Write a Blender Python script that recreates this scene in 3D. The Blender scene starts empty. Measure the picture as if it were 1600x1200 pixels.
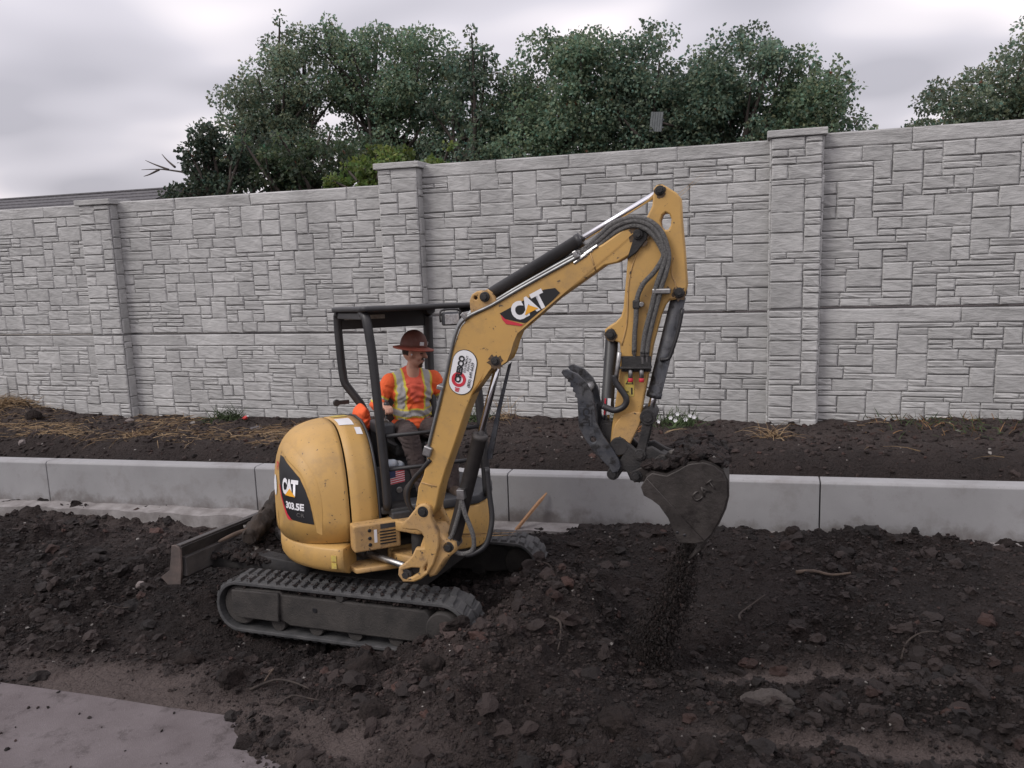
import bpy, bmesh, math, random
import numpy as np
from mathutils import Vector, Matrix

random.seed(7)
RNG = np.random.default_rng(11)
S = bpy.context.scene
COL = S.collection
R = math.radians

# ------------------------------------------------------------------ camera
CAM_Z = 2.85
def camera():
    yaw, pitch, roll = .2996, .1584, -.0349
    f = Vector((-math.sin(yaw) * math.cos(pitch), math.cos(yaw) * math.cos(pitch), -math.sin(pitch)))
    r0 = Vector((math.cos(yaw), math.sin(yaw), 0)); u0 = r0.cross(f)
    r = r0 * math.cos(roll) + u0 * math.sin(roll)
    u = -r0 * math.sin(roll) + u0 * math.cos(roll)
    cd = bpy.data.cameras.new('camera'); cd.sensor_width = 36; cd.lens = 1273.5 / 1600 * 36
    cd.clip_start = .05; cd.clip_end = 3000
    co = bpy.data.objects.new('camera', cd); COL.objects.link(co)
    co.matrix_world = Matrix(((r.x, u.x, -f.x, 0), (r.y, u.y, -f.y, 0), (r.z, u.z, -f.z, CAM_Z), (0, 0, 0, 1)))
    S.camera = co
camera()

# ------------------------------------------------------------------ sky, sun, exposure
SUN_DIR = Vector((-.55, -.62, .80)).normalized()      # towards the sun, behind thick cloud
def world():
    w = bpy.data.worlds.new('World'); S.world = w; w.use_nodes = True
    nt = w.node_tree; N = nt.nodes; L = nt.links; N.clear()
    out = N.new('ShaderNodeOutputWorld'); bg = N.new('ShaderNodeBackground')
    sky = N.new('ShaderNodeTexSky'); sky.sky_type = 'NISHITA'; sky.sun_disc = False
    sky.sun_elevation = math.asin(SUN_DIR.z); sky.sun_rotation = math.atan2(SUN_DIR.x, SUN_DIR.y)
    sky.air_density = 1.2; sky.dust_density = 3
    tc = N.new('ShaderNodeTexCoord'); sep = N.new('ShaderNodeSeparateXYZ')
    L.new(tc.outputs['Generated'], sep.inputs[0])
    # clouds lie on a flat layer: divide the direction by its height
    zc = N.new('ShaderNodeMath'); zc.operation = 'MAXIMUM'; zc.inputs[1].default_value = 0
    L.new(sep.outputs['Z'], zc.inputs[0])
    za = N.new('ShaderNodeMath'); za.operation = 'ADD'; za.inputs[1].default_value = .22
    L.new(zc.outputs[0], za.inputs[0])
    dv = N.new('ShaderNodeVectorMath'); dv.operation = 'DIVIDE'
    cz = N.new('ShaderNodeCombineXYZ')
    for i in range(3): L.new(za.outputs[0], cz.inputs[i])
    L.new(tc.outputs['Generated'], dv.inputs[0]); L.new(cz.outputs[0], dv.inputs[1])
    mp = N.new('ShaderNodeMapping'); mp.inputs['Location'].default_value = (1.7, .35, 0); mp.inputs['Rotation'].default_value = (0, 0, .5)
    mp.inputs['Scale'].default_value = (.95, 1.1, 0)
    L.new(dv.outputs[0], mp.inputs[0])
    n1 = N.new('ShaderNodeTexNoise'); n1.inputs['Scale'].default_value = 1.3; n1.inputs['Detail'].default_value = 2
    n1.inputs['Roughness'].default_value = .45; n1.inputs['Distortion'].default_value = .15
    L.new(mp.outputs[0], n1.inputs['Vector'])
    cr = N.new('ShaderNodeValToRGB'); e = cr.color_ramp.elements
    e[0].position = .38; e[0].color = (.45, .435, .485, 1)
    e[1].position = .63; e[1].color = (.92, .855, .88, 1)
    k = cr.color_ramp.elements.new(.5); k.color = (.60, .575, .63, 1)
    L.new(n1.outputs[0], cr.inputs[0])
    # an overcast sky is brighter overhead than at the horizon, by (1 + 2 sin e)/3
    m1 = N.new('ShaderNodeMath'); m1.operation = 'MULTIPLY_ADD'; m1.inputs[1].default_value = 10.5; m1.inputs[2].default_value = 9.9
    L.new(zc.outputs[0], m1.inputs[0])
    sc = N.new('ShaderNodeVectorMath'); sc.operation = 'SCALE'
    L.new(cr.outputs[0], sc.inputs[0]); L.new(m1.outputs[0], sc.inputs['Scale'])
    mx = N.new('ShaderNodeMix'); mx.data_type = 'RGBA'; mx.inputs['Factor'].default_value = .93
    L.new(sky.outputs[0], mx.inputs['A']); L.new(sc.outputs[0], mx.inputs['B'])
    L.new(mx.outputs['Result'], bg.inputs['Color']); bg.inputs['Strength'].default_value = .1
    L.new(bg.outputs[0], out.inputs[0])
world()
def sun():
    ld = bpy.data.lights.new('sun', 'SUN'); ld.energy = 1.5; ld.angle = R(22); ld.color = (1, .965, .92)
    lo = bpy.data.objects.new('sun', ld); COL.objects.link(lo)
    lo.rotation_euler = (-SUN_DIR).to_track_quat('-Z', 'Y').to_euler()
sun()
S.view_settings.view_transform = 'Standard'; S.view_settings.look = 'None'
S.view_settings.exposure = .1; S.view_settings.gamma = 1; S.view_settings.use_curve_mapping = False
S.render.engine = 'CYCLES'
S.cycles.max_bounces = 4; S.cycles.diffuse_bounces = 3; S.cycles.transmission_bounces = 3; S.cycles.glossy_bounces = 2; S.cycles.use_denoising = True

# ------------------------------------------------------------------ helpers
def material(name, color, rough=.6, metal=0, color2=None, scale=6, detail=6, bump=0, bump_scale=40, contrast=(.35, .65),
             spots=None, spots_scale=14, spots_range=(.55, .75), stretch=(1, 1, 1), coords='Object', attr=None, attr_color=None, bump_dist=.02, spec=.5, coat=0, chips=None, chips_scale=40, chips_range=(.66, .70), chips_stretch=(1, 1, 1)):
    m = bpy.data.materials.new(name); m.use_nodes = True
    nt = m.node_tree; N = nt.nodes; L = nt.links
    b = N['Principled BSDF']; b.inputs['Roughness'].default_value = rough; b.inputs['Metallic'].default_value = metal
    b.inputs['Specular IOR Level'].default_value = spec
    if coat: b.inputs['Coat Weight'].default_value = coat; b.inputs['Coat Roughness'].default_value = .15
    tc = N.new('ShaderNodeTexCoord'); mp = N.new('ShaderNodeMapping'); mp.inputs['Scale'].default_value = stretch
    L.new(tc.outputs[coords], mp.inputs[0])
    c4 = lambda c: (c[0], c[1], c[2], 1)
    last = None
    if color2:
        n = N.new('ShaderNodeTexNoise'); n.inputs['Scale'].default_value = scale; n.inputs['Detail'].default_value = detail
        n.inputs['Roughness'].default_value = .62
        L.new(mp.outputs[0], n.inputs['Vector'])
        r = N.new('ShaderNodeValToRGB'); e = r.color_ramp.elements
        e[0].position, e[1].position = contrast; e[0].color = c4(color); e[1].color = c4(color2)
        L.new(n.outputs[0], r.inputs[0]); last = r.outputs[0]
    else:
        rgb = N.new('ShaderNodeRGB'); rgb.outputs[0].default_value = c4(color); last = rgb.outputs[0]
    if spots:
        n = N.new('ShaderNodeTexNoise'); n.inputs['Scale'].default_value = spots_scale; n.inputs['Detail'].default_value = 8
        n.inputs['Roughness'].default_value = .7
        L.new(mp.outputs[0], n.inputs['Vector'])
        mr = N.new('ShaderNodeMapRange'); mr.inputs[1].default_value, mr.inputs[2].default_value = spots_range
        L.new(n.outputs[0], mr.inputs[0])
        mx = N.new('ShaderNodeMix'); mx.data_type = 'RGBA'; mx.inputs['B'].default_value = c4(spots)
        L.new(mr.outputs[0], mx.inputs['Factor']); L.new(last, mx.inputs['A']); last = mx.outputs['Result']
    if chips:
        m2 = N.new('ShaderNodeMapping'); m2.inputs['Scale'].default_value = chips_stretch; L.new(tc.outputs[coords], m2.inputs[0])
        n = N.new('ShaderNodeTexNoise'); n.inputs['Scale'].default_value = chips_scale; n.inputs['Detail'].default_value = 4; n.inputs['Roughness'].default_value = .6
        L.new(m2.outputs[0], n.inputs['Vector'])
        mr = N.new('ShaderNodeMapRange'); mr.inputs[1].default_value, mr.inputs[2].default_value = chips_range
        L.new(n.outputs[0], mr.inputs[0])
        mx = N.new('ShaderNodeMix'); mx.data_type = 'RGBA'; mx.inputs['B'].default_value = c4(chips)
        L.new(mr.outputs[0], mx.inputs['Factor']); L.new(last, mx.inputs['A']); last = mx.outputs['Result']
    if attr:
        a = N.new('ShaderNodeAttribute'); a.attribute_name = attr
        mx = N.new('ShaderNodeMix'); mx.data_type = 'RGBA'; mx.inputs['B'].default_value = c4(attr_color)
        L.new(a.outputs['Fac'], mx.inputs['Factor']); L.new(last, mx.inputs['A']); last = mx.outputs['Result']
    L.new(last, b.inputs['Base Color'])
    if bump:
        n = N.new('ShaderNodeTexNoise'); n.inputs['Scale'].default_value = bump_scale; n.inputs['Detail'].default_value = 8
        n.inputs['Roughness'].default_value = .68
        L.new(mp.outputs[0], n.inputs['Vector'])
        bp = N.new('ShaderNodeBump'); bp.inputs['Strength'].default_value = bump; bp.inputs['Distance'].default_value = bump_dist
        L.new(n.outputs[0], bp.inputs['Height']); L.new(bp.outputs[0], b.inputs['Normal'])
    return m

def attr_material(name, rough=.8, bump=0, bump_scale=60, translucent=0, layer='tint', spec=.3):
    """colour read from the thing's own colour attribute"""
    m = bpy.data.materials.new(name); m.use_nodes = True
    nt = m.node_tree; N = nt.nodes; L = nt.links; b = N['Principled BSDF']; b.inputs['Roughness'].default_value = rough
    b.inputs['Specular IOR Level'].default_value = spec
    a = N.new('ShaderNodeAttribute'); a.attribute_name = layer
    L.new(a.outputs['Color'], b.inputs['Base Color'])
    if bump:
        tc = N.new('ShaderNodeTexCoord'); n = N.new('ShaderNodeTexNoise'); n.inputs['Scale'].default_value = bump_scale; n.inputs['Detail'].default_value = 6
        L.new(tc.outputs['Object'], n.inputs['Vector'])
        bp = N.new('ShaderNodeBump'); bp.inputs['Strength'].default_value = bump; bp.inputs['Distance'].default_value = .01
        L.new(n.outputs[0], bp.inputs['Height']); L.new(bp.outputs[0], b.inputs['Normal'])
    if translucent:
        t = N.new('ShaderNodeBsdfTranslucent'); L.new(a.outputs['Color'], t.inputs['Color'])
        mx = N.new('ShaderNodeMixShader'); mx.inputs[0].default_value = translucent
        L.new(b.outputs[0], mx.inputs[1]); L.new(t.outputs[0], mx.inputs[2]); L.new(mx.outputs[0], N['Material Output'].inputs['Surface'])
    return m

W = {}                                   # world matrices of what has been linked
def link(name, data, mat=None, parent=None, frame=None, kind=None):
    """link data as an object whose data is given in `frame` (a world matrix)"""
    o = bpy.data.objects.new(name, data); COL.objects.link(o)
    if mat is not None and data is not None:
        data.materials.clear()
        for m in (mat if isinstance(mat, (list, tuple)) else [mat]): data.materials.append(m)
    fr = frame if frame is not None else (W[parent.name] if parent else Matrix())
    W[o.name] = fr.copy()
    if parent:
        o.parent = parent; o.matrix_local = W[parent.name].inverted() @ fr
    else:
        o.matrix_local = fr
    if kind: o['kind'] = kind
    return o
def tag(o, label, cat, group=None):
    o['label'] = label; o['category'] = cat
    if group: o['group'] = group
    return o
def empty(name, frame, label, cat, group=None):
    o = link(name, None, frame=frame); o.empty_display_size = .1
    return tag(o, label, cat, group)
def mesh(name, v, f, smooth=False):
    me = bpy.data.meshes.new(name)
    me.from_pydata([tuple(map(float, p)) for p in v], [], [tuple(map(int, q)) for q in f]); me.update()
    if smooth: me.polygons.foreach_set('use_smooth', [True] * len(me.polygons))
    return me
def np_mesh(name, v, tris_or_quads, smooth=False):
    v = np.ascontiguousarray(v, np.float32); f = np.ascontiguousarray(tris_or_quads, np.int32); k = f.shape[1]
    me = bpy.data.meshes.new(name)
    me.vertices.add(len(v)); me.vertices.foreach_set('co', v.ravel())
    me.loops.add(f.size); me.loops.foreach_set('vertex_index', f.ravel())
    me.polygons.add(len(f)); me.polygons.foreach_set('loop_start', np.arange(0, f.size, k, dtype=np.int32))
    me.polygons.foreach_set('loop_total', np.full(len(f), k, np.int32))
    me.update(calc_edges=True)
    me.polygons.foreach_set('use_smooth', np.full(len(f), smooth))
    return me
def set_tint(me, cols, layer='tint'):
    a = me.color_attributes.new(layer, 'FLOAT_COLOR', 'POINT')
    c = np.ones((len(me.vertices), 4), np.float32); c[:, :3] = cols
    a.data.foreach_set('color', c.ravel())

class MB:
    """collects shapes into one mesh"""
    def __init__(s): s.v = []; s.f = []
    def add(s, v, f):
        o = len(s.v); s.v += [Vector(p) for p in v]; s.f += [tuple(i + o for i in q) for q in f]; return s
    def box(s, c, d, m=None):
        m = m or Matrix(); c = Vector(c); v = []
        for x in (-.5, .5):
            for y in (-.5, .5):
                for z in (-.5, .5): v.append(c + m.to_3x3() @ Vector((x * d[0], y * d[1], z * d[2])))
        return s.add(v, [(0, 1, 3, 2), (4, 6, 7, 5), (0, 4, 5, 1), (2, 3, 7, 6), (0, 2, 6, 4), (1, 5, 7, 3)])
    def tube(s, pts, r, n=10, cap=True, flat=1.0):
        pts = [Vector(p) for p in pts]; rr = r if isinstance(r, (list, tuple)) else [r] * len(pts)
        rings = []; up = None
        for i, p in enumerate(pts):
            d = (pts[min(i + 1, len(pts) - 1)] - pts[max(i - 1, 0)]).normalized()
            if up is None:
                up = Vector((0, 0, 1)) if abs(d.z) < .9 else Vector((1, 0, 0))
            a = d.cross(up).normalized(); b = a.cross(d).normalized(); up = b
            rings.append([p + (a * math.cos(t) + b * math.sin(t) * flat) * rr[i] for t in (2 * math.pi * k / n for k in range(n))])
        v = [q for ring in rings for q in ring]; f = []
        for i in range(len(rings) - 1):
            for k in range(n): f.append((i * n + k, i * n + (k + 1) % n, (i + 1) * n + (k + 1) % n, (i + 1) * n + k))
        if cap: f.append(tuple(range(n))[::-1]); f.append(tuple(range((len(rings) - 1) * n, len(rings) * n)))
        return s.add(v, f)
    def lathe(s, c, axis, prof, n=24):
        """prof: list of (distance along the axis, radius)"""
        c = Vector(c); axis = Vector(axis).normalized()
        u = axis.orthogonal().normalized(); w = axis.cross(u); v = []; f = []
        for h, r in prof:
            for k in range(n):
                t = 2 * math.pi * k / n; v.append(c + axis * h + (u * math.cos(t) + w * math.sin(t)) * max(r, 1e-4))
        for i in range(len(prof) - 1):
            for k in range(n): f.append((i * n + k, i * n + (k + 1) % n, (i + 1) * n + (k + 1) % n, (i + 1) * n + k))
        f.append(tuple(range(n))[::-1]); f.append(tuple(range((len(prof) - 1) * n, len(prof) * n)))
        return s.add(v, f)
    def cyl(s, p0, p1, r, n=20, ch=.004):
        p0 = Vector(p0); p1 = Vector(p1); l = (p1 - p0).length; ch = min(ch, r * .4, l * .3)
        return s.lathe(p0, p1 - p0, [(0, r - ch), (ch, r), (l - ch, r), (l, r - ch)], n)
    def mesh(s, name, smooth=False):
        me = mesh(name, s.v, s.f, False)
        bm = bmesh.new(); bm.from_mesh(me); bmesh.ops.recalc_face_normals(bm, faces=bm.faces)
        if smooth:
            for fc in bm.faces: fc.smooth = len(fc.verts) <= 4
        bm.to_mesh(me); bm.free(); return me
    def build(s, name, mat, parent=None, frame=None, smooth=False, bevel=0, kind=None):
        o = link(name, s.mesh(name, smooth), mat, parent, frame, kind)
        if bevel: add_bevel(o, bevel)
        return o
def add_bevel(o, w, seg=2):
    b = o.modifiers.new('bevel', 'BEVEL'); b.width = w; b.segments = seg; b.limit_method = 'ANGLE'; b.angle_limit = R(38)
    b.harden_normals = False

def plate_mesh(name, outlines, thick, bevel=.006, z=0):
    """flat plate with holes: outlines in x,y, centred on z"""
    cu = bpy.data.curves.new(name, 'CURVE'); cu.dimensions = '2D'; cu.fill_mode = 'BOTH'
    cu.extrude = max(thick / 2 - bevel, .0004); cu.bevel_depth = bevel; cu.bevel_resolution = 1; cu.offset = -bevel
    for o in outlines:
        sp = cu.splines.new('POLY'); sp.points.add(len(o) - 1); sp.use_cyclic_u = True
        for p, q in zip(sp.points, o): p.co = (q[0], q[1], 0, 1)
    ob = bpy.data.objects.new(name, cu); COL.objects.link(ob)
    bpy.context.view_layer.update()
    dg = bpy.context.evaluated_depsgraph_get()
    me = bpy.data.meshes.new_from_object(ob.evaluated_get(dg)); me.name = name
    bpy.data.objects.remove(ob); bpy.data.curves.remove(cu)
    if z: me.transform(Matrix.Translation((0, 0, z)))
    return me
def text_mesh(txt, size=1, offset=0, spacing=1, align='CENTER', line=1.0, shear=0):
    cu = bpy.data.curves.new('text', 'FONT'); cu.body = txt; cu.size = size; cu.offset = offset; cu.space_character = spacing
    cu.align_x = align; cu.align_y = 'CENTER'; cu.space_line = line; cu.shear = shear; cu.resolution_u = 4
    ob = bpy.data.objects.new('text', cu); COL.objects.link(ob); bpy.context.view_layer.update()
    dg = bpy.context.evaluated_depsgraph_get()
    me = bpy.data.meshes.new_from_object(ob.evaluated_get(dg)); bpy.data.objects.remove(ob); bpy.data.curves.remove(cu)
    return me
def smooth_path(pts, k=4):
    """Catmull-Rom through the points"""
    P = [Vector(p) for p in pts]; out = []
    for i in range(len(P) - 1):
        a, b, c, d = P[max(i - 1, 0)], P[i], P[i + 1], P[min(i + 2, len(P) - 1)]
        for j in range(k):
            t = j / k; out.append(.5 * ((2 * b) + (c - a) * t + (2 * a - 5 * b + 4 * c - d) * t * t + (3 * b - a - 3 * c + d) * t ** 3))
    out.append(P[-1]); return out

# smooth value noise for the terrain
_PERM = RNG.random((257, 257))
def vnoise(x, y):
    xi = np.floor(x).astype(int); yi = np.floor(y).astype(int); fx = x - xi; fy = y - yi
    fx = fx * fx * (3 - 2 * fx); fy = fy * fy * (3 - 2 * fy)
    g = lambda a, b: _PERM[a % 257, b % 257]
    return (g(xi, yi) * (1 - fx) + g(xi + 1, yi) * fx) * (1 - fy) + (g(xi, yi + 1) * (1 - fx) + g(xi + 1, yi + 1) * fx) * fy
def fbm(x, y, s, o=4, gain=.5):
    t = 0; a = 1; n = 0
    for k in range(o):
        t = t + a * (vnoise(x * s + 17.3 * k, y * s + 5.1 * k) - .5); n += a; a *= gain; s *= 2.03
    return t / n
def sstep(a, b, x):
    t = np.clip((x - a) / (b - a), 0, 1); return t * t * (3 - 2 * t)

# ------------------------------------------------------------------ terrain height
GRADE = .0212
CURB_Y, CURB_T = 7.83, .20
WALL_Y = 12.6
def curb_base(x): return .106 + GRADE * x
def curb_top(x): return .6485 + GRADE * x
def gauss(x, y, cx, cy, sx, sy, rot=0):
    c, s = math.cos(rot), math.sin(rot); u = (x - cx) * c + (y - cy) * s; v = -(x - cx) * s + (y - cy) * c
    return np.exp(-.5 * ((u / sx) ** 2 + (v / sy) ** 2))
def compact(x, y):
    """hard pale ground where the wheels have run"""
    m = 1.0 * gauss(x, y, -4.35, 4.30, .65, .19) + .85 * gauss(x, y, -2.35, 3.80, .55, .2) + .6 * gauss(x, y, -3.4, 4.1, .9, .10)
    m = m + .78 * gauss(x, y, .35, 5.42, .85, .09, .10) + .6 * gauss(x, y, -.1, 5.28, .5, .06, .1) + .75 * gauss(x, y, 1.2, 4.62, .9, .10, .1) + .5 * gauss(x, y, .25, 4.5, .5, .06, .1)
    m = m + .55 * gauss(x, y, -6.6, 7.45, 1.9, .22)
    return np.clip((m * 1.25 - .12) * (1 + 1.1 * fbm(x, y, 7, 4)) + .6 * fbm(x, y, 5, 4) * (m > .06), 0, 1)
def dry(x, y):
    """drier, browner earth: the near side of the heap (its lit face, painted lighter), strips along the low wall and patches here and there"""
    d = .75 * gauss(x, y, -1.95, 4.75, .42, .75, -.15) + .55 * gauss(x, y, -6.4, 7.0, 1.6, .35) + .35 * gauss(x, y, -3.4, 4.45, 1.4, .18)  # first term puts the light on the heap's near face into the colour
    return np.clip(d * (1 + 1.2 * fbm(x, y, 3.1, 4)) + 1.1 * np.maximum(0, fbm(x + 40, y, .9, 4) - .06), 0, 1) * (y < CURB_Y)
def height(x, y, fine=True):
    x = np.asarray(x, float); y = np.asarray(y, float)
    z = .02 + .010 * x - .03 * sstep(3.8, 3.2, y)
    z = z + .22 * sstep(-2.6, -1.2, x) * np.exp(-.5 * ((y - 7.28) / .44) ** 2)            # berm along the low wall
    z = z + .44 * gauss(x, y, -1.48, 5.75, .40, .62, .1) + .26 * gauss(x, y, -1.55, 4.75, .48, .5) + .10 * gauss(x, y, -4.8, 5.45, .5, .35)     # heap beside the tracks
    z = z - .13 * gauss(x, y, -.55, 5.35, .55, .4)
    z = z + .05 * gauss(x, y, -8.4, 6.3, 1.1, .5) + .10 * gauss(x, y, -6.5, 5.7, 1.2, .6)
    z = z - .10 * gauss(x, y, -4.1, 5.15, .8, .35) - .10 * gauss(x, y, -3.0, 6.0, 1.3, .8)
    z = z + .10 * gauss(x, y, -1.2, 4.1, .9, .42) + .10 * gauss(x, y, .9, 4.95, .9, .16, .1) + .06 * gauss(x, y, .2, 3.9, .8, .3)
    z = z + .06 * gauss(x, y, -2.8, 4.6, .8, .25)
    z = z + .075 * sstep(-3.30, -3.0, x - 1.31 * (4.08 - y) + .3 * fbm(x, y, 3, 3)) * sstep(4.3, 3.9, y) + .06 * gauss(x, y, -2.95, 3.88, .14, .16)
    z = z + .08 * sstep(-1.2, 0, x) * np.exp(-.5 * ((y - 6.3) / .4) ** 2)
    z = z - .13 * sstep(-3.4, -4.3, x) * np.exp(-((y - 7.45) / .32) ** 2)
    z = z - .05 * sstep(-3.2, -3.45, x - 1.31 * (4.08 - y)) * sstep(4.06, 3.94, y)
    cm = compact(x, y)
    rough = np.clip(1 - cm * .93, .05, 1) * sstep(3.55, 4.05, y + 1.05 * sstep(-3.4, -2.8, x - 1.0 * (4.08 - y)))
    rough = rough * (.5 + .95 * sstep(-.13, .13, fbm(x + 11, y + 4, .75, 3)))
    if fine:
        z = z + rough * (.15 * fbm(x, y, 2.1, 3) + .13 * fbm(x, y, 5.3, 3) + .07 * np.abs(fbm(x + 3, y, 13, 2)) * 1.6 + .055 * fbm(x, y + 9, 19, 2) + .03 * sstep(.02, .2, fbm(x, y, 4.3, 3))) - cm * .02
    else:
        z = z + rough * .15 * fbm(x, y, 2.1, 3)
    # behind the low wall: a trench, its cut face, then the bank at the foot of the tall wall
    wb = np.interp(x, [-15, -8.4, -4, -1, .5, 3.5], [.07, .06, .22, .23, .27, .36])
    ex = 9.75 + .5 * fbm(x, y * 0, .55, 3) * 2
    bank = wb + .16 * fbm(x, y, 1.1, 4) + .10 * fbm(x, y, 5, 3) + .06 * gauss(x, y, -14.2, 12.2, .7, .3) * 4 + .10 * sstep(11.6, 10.2, y)
    low = wb - .40 + .08 * fbm(x, y, 1.7, 4) + .08 * np.abs(fbm(x, y, 8, 3))
    k = sstep(ex - .55, ex + .45, y)
    zb = low * (1 - k) + bank * k + .03 * fbm(x, y, 18, 2)
    zb = np.where(y > WALL_Y + .3, .1, zb)
    return np.where(y > CURB_Y + .08, zb, z)

# ------------------------------------------------------------------ materials
M = {}
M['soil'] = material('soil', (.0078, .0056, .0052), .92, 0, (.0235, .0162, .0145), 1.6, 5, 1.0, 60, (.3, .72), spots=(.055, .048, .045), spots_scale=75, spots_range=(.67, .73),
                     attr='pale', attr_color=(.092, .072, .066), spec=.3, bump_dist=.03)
def crumbs():
    m = M['soil']; nt = m.node_tree; N = nt.nodes; L = nt.links; b = N['Principled BSDF']
    tc = N.new('ShaderNodeTexCoord'); nz = N.new('ShaderNodeTexNoise'); nz.inputs['Scale'].default_value = 14; nz.inputs['Detail'].default_value = 3
    L.new(tc.outputs['Object'], nz.inputs['Vector'])
    ad = N.new('ShaderNodeVectorMath'); ad.operation = 'MULTIPLY_ADD'; ad.inputs[1].default_value = (.06, .06, .06); L.new(nz.outputs['Color'], ad.inputs[0]); L.new(tc.outputs['Object'], ad.inputs[2])
    prev = b.inputs['Normal'].links[0].from_socket
    for sc, st, ds in ((22, .9, .03), (60, .8, .014)):
        v = N.new('ShaderNodeTexVoronoi'); v.feature = 'F1'; v.inputs['Scale'].default_value = sc; v.inputs['Randomness'].default_value = 1
        L.new(ad.outputs[0], v.inputs['Vector'])
        bp = N.new('ShaderNodeBump'); bp.invert = True; bp.inputs['Strength'].default_value = st; bp.inputs['Distance'].default_value = ds
        L.new(v.outputs['Distance'], bp.inputs['Height']); L.new(prev, bp.inputs['Normal']); prev = bp.outputs[0]
    L.new(prev, b.inputs['Normal'])
crumbs()
M['clod'] = attr_material('clod', .85, .9, 90, spec=.35)
M['wallback'] = material('wall_joint', (.17, .165, .165), .95, 0, (.24, .235, .235), 5, 6, .3, 60)
def stone_material():
    m = material('cast_stone', (.358, .356, .350), .92, 0, (.480, .476, .468), 2.4, 10, .55, 9, (.3, .72), spots=(.29, .28, .275), spots_scale=5, spots_range=(.56, .8), stretch=(1, 1, 1.6), bump_dist=.03, spec=.25)
    nt = m.node_tree; N = nt.nodes; L = nt.links; b = N['Principled BSDF']
    oi = N.new('ShaderNodeObjectInfo'); mr = N.new('ShaderNodeMapRange'); mr.inputs[3].default_value = .88; mr.inputs[4].default_value = 1.08
    L.new(oi.outputs['Random'], mr.inputs[0])
    src = b.inputs['Base Color'].links[0].from_socket
    sc = N.new('ShaderNodeVectorMath'); sc.operation = 'SCALE'; L.new(src, sc.inputs[0]); L.new(mr.outputs[0], sc.inputs['Scale'])
    ge = N.new('ShaderNodeNewGeometry'); m3 = N.new('ShaderNodeMapping'); m3.inputs['Scale'].default_value = (1.1, 1.1, .16); L.new(ge.outputs['Position'], m3.inputs[0])
    n3 = N.new('ShaderNodeTexNoise'); n3.inputs['Scale'].default_value = 1.4; n3.inputs['Detail'].default_value = 6; L.new(m3.outputs[0], n3.inputs['Vector'])
    r3 = N.new('ShaderNodeMapRange'); r3.inputs[1].default_value = .3; r3.inputs[2].default_value = .7; r3.inputs[3].default_value = .84; r3.inputs[4].default_value = 1.08; L.new(n3.outputs[0], r3.inputs[0])
    s3 = N.new('ShaderNodeVectorMath'); s3.operation = 'SCALE'; L.new(sc.outputs[0], s3.inputs[0]); L.new(r3.outputs[0], s3.inputs['Scale'])
    L.new(s3.outputs[0], b.inputs['Base Color'])
    # fine chisel marks running aslant
    tc = N.new('ShaderNodeTexCoord'); mp = N.new('ShaderNodeMapping'); mp.inputs['Rotation'].default_value = (0, R(28), 0); mp.inputs['Scale'].default_value = (5, 5, 34)
    L.new(tc.outputs['Object'], mp.inputs[0])
    n = N.new('ShaderNodeTexNoise'); n.inputs['Scale'].default_value = 1.6; n.inputs['Detail'].default_value = 7; L.new(mp.outputs[0], n.inputs['Vector'])
    b2 = N.new('ShaderNodeBump'); b2.inputs['Strength'].default_value = .5; b2.inputs['Distance'].default_value = .016
    L.new(n.outputs[0], b2.inputs['Height']); L.new(b.inputs['Normal'].links[0].from_socket, b2.inputs['Normal']); L.new(b2.outputs[0], b.inputs['Normal'])
    return m
M['stone'] = stone_material()
M['concrete'] = material('smooth_concrete', (.25, .248, .252), .88, 0, (.305, .303, .308), 1.6, 10, .12, 120, (.3, .7), spots=(.175, .16, .155), spots_scale=2.6, spots_range=(.52, .84), spec=.3, chips=(.10, .092, .09), chips_scale=95, chips_range=(.66, .70))
def splash():
    # earth thrown up on the foot of the low wall: ragged, strongest where it was buried
    m = M['concrete']; nt = m.node_tree; N = nt.nodes; L = nt.links; b = N['Principled BSDF']; src = b.inputs['Base Color'].links[0].from_socket
    tc = N.new('ShaderNodeTexCoord'); sp = N.new('ShaderNodeSeparateXYZ'); L.new(tc.outputs['Generated'], sp.inputs[0])
    n = N.new('ShaderNodeTexNoise'); n.inputs['Scale'].default_value = 3.5; n.inputs['Detail'].default_value = 9; n.inputs['Roughness'].default_value = .7; L.new(tc.outputs['Object'], n.inputs['Vector'])
    ad = N.new('ShaderNodeMath'); ad.operation = 'MULTIPLY_ADD'; ad.inputs[1].default_value = -.75; L.new(n.outputs[0], ad.inputs[0]); L.new(sp.outputs['Z'], ad.inputs[2])
    mr = N.new('ShaderNodeMapRange'); mr.inputs[1].default_value = .16; mr.inputs[2].default_value = .0; mr.inputs[4].default_value = .65; L.new(ad.outputs[0], mr.inputs[0])
    mx = N.new('ShaderNodeMix'); mx.data_type = 'RGBA'; mx.inputs['B'].default_value = (.10, .083, .075, 1); L.new(mr.outputs[0], mx.inputs['Factor']); L.new(src, mx.inputs['A']); L.new(mx.outputs['Result'], b.inputs['Base Color'])
splash()
M['footing'] = material('rough_concrete', (.30, .285, .28), .95, 0, (.19, .175, .17), 6, 8, .5, 60, spec=.2)
M['pave'] = material('dusty_pavement', (.098, .082, .084), .9, 0, (.155, .135, .139), 2.2, 12, .5, 170, (.3, .7), spots=(.045, .037, .036), spots_scale=7, spots_range=(.53, .76), spec=.3, chips=(.22, .20, .20), chips_scale=150, chips_range=(.64, .69))
M['yellow'] = material('yellow_paint', (.51, .305, .092), .52, 0, (.445, .27, .088), 3, 8, .04, 200, spots=(.26, .175, .09), spots_scale=5, spots_range=(.50, .86), chips=(.10, .07, .045), chips_scale=26, chips_range=(.65, .70))
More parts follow.
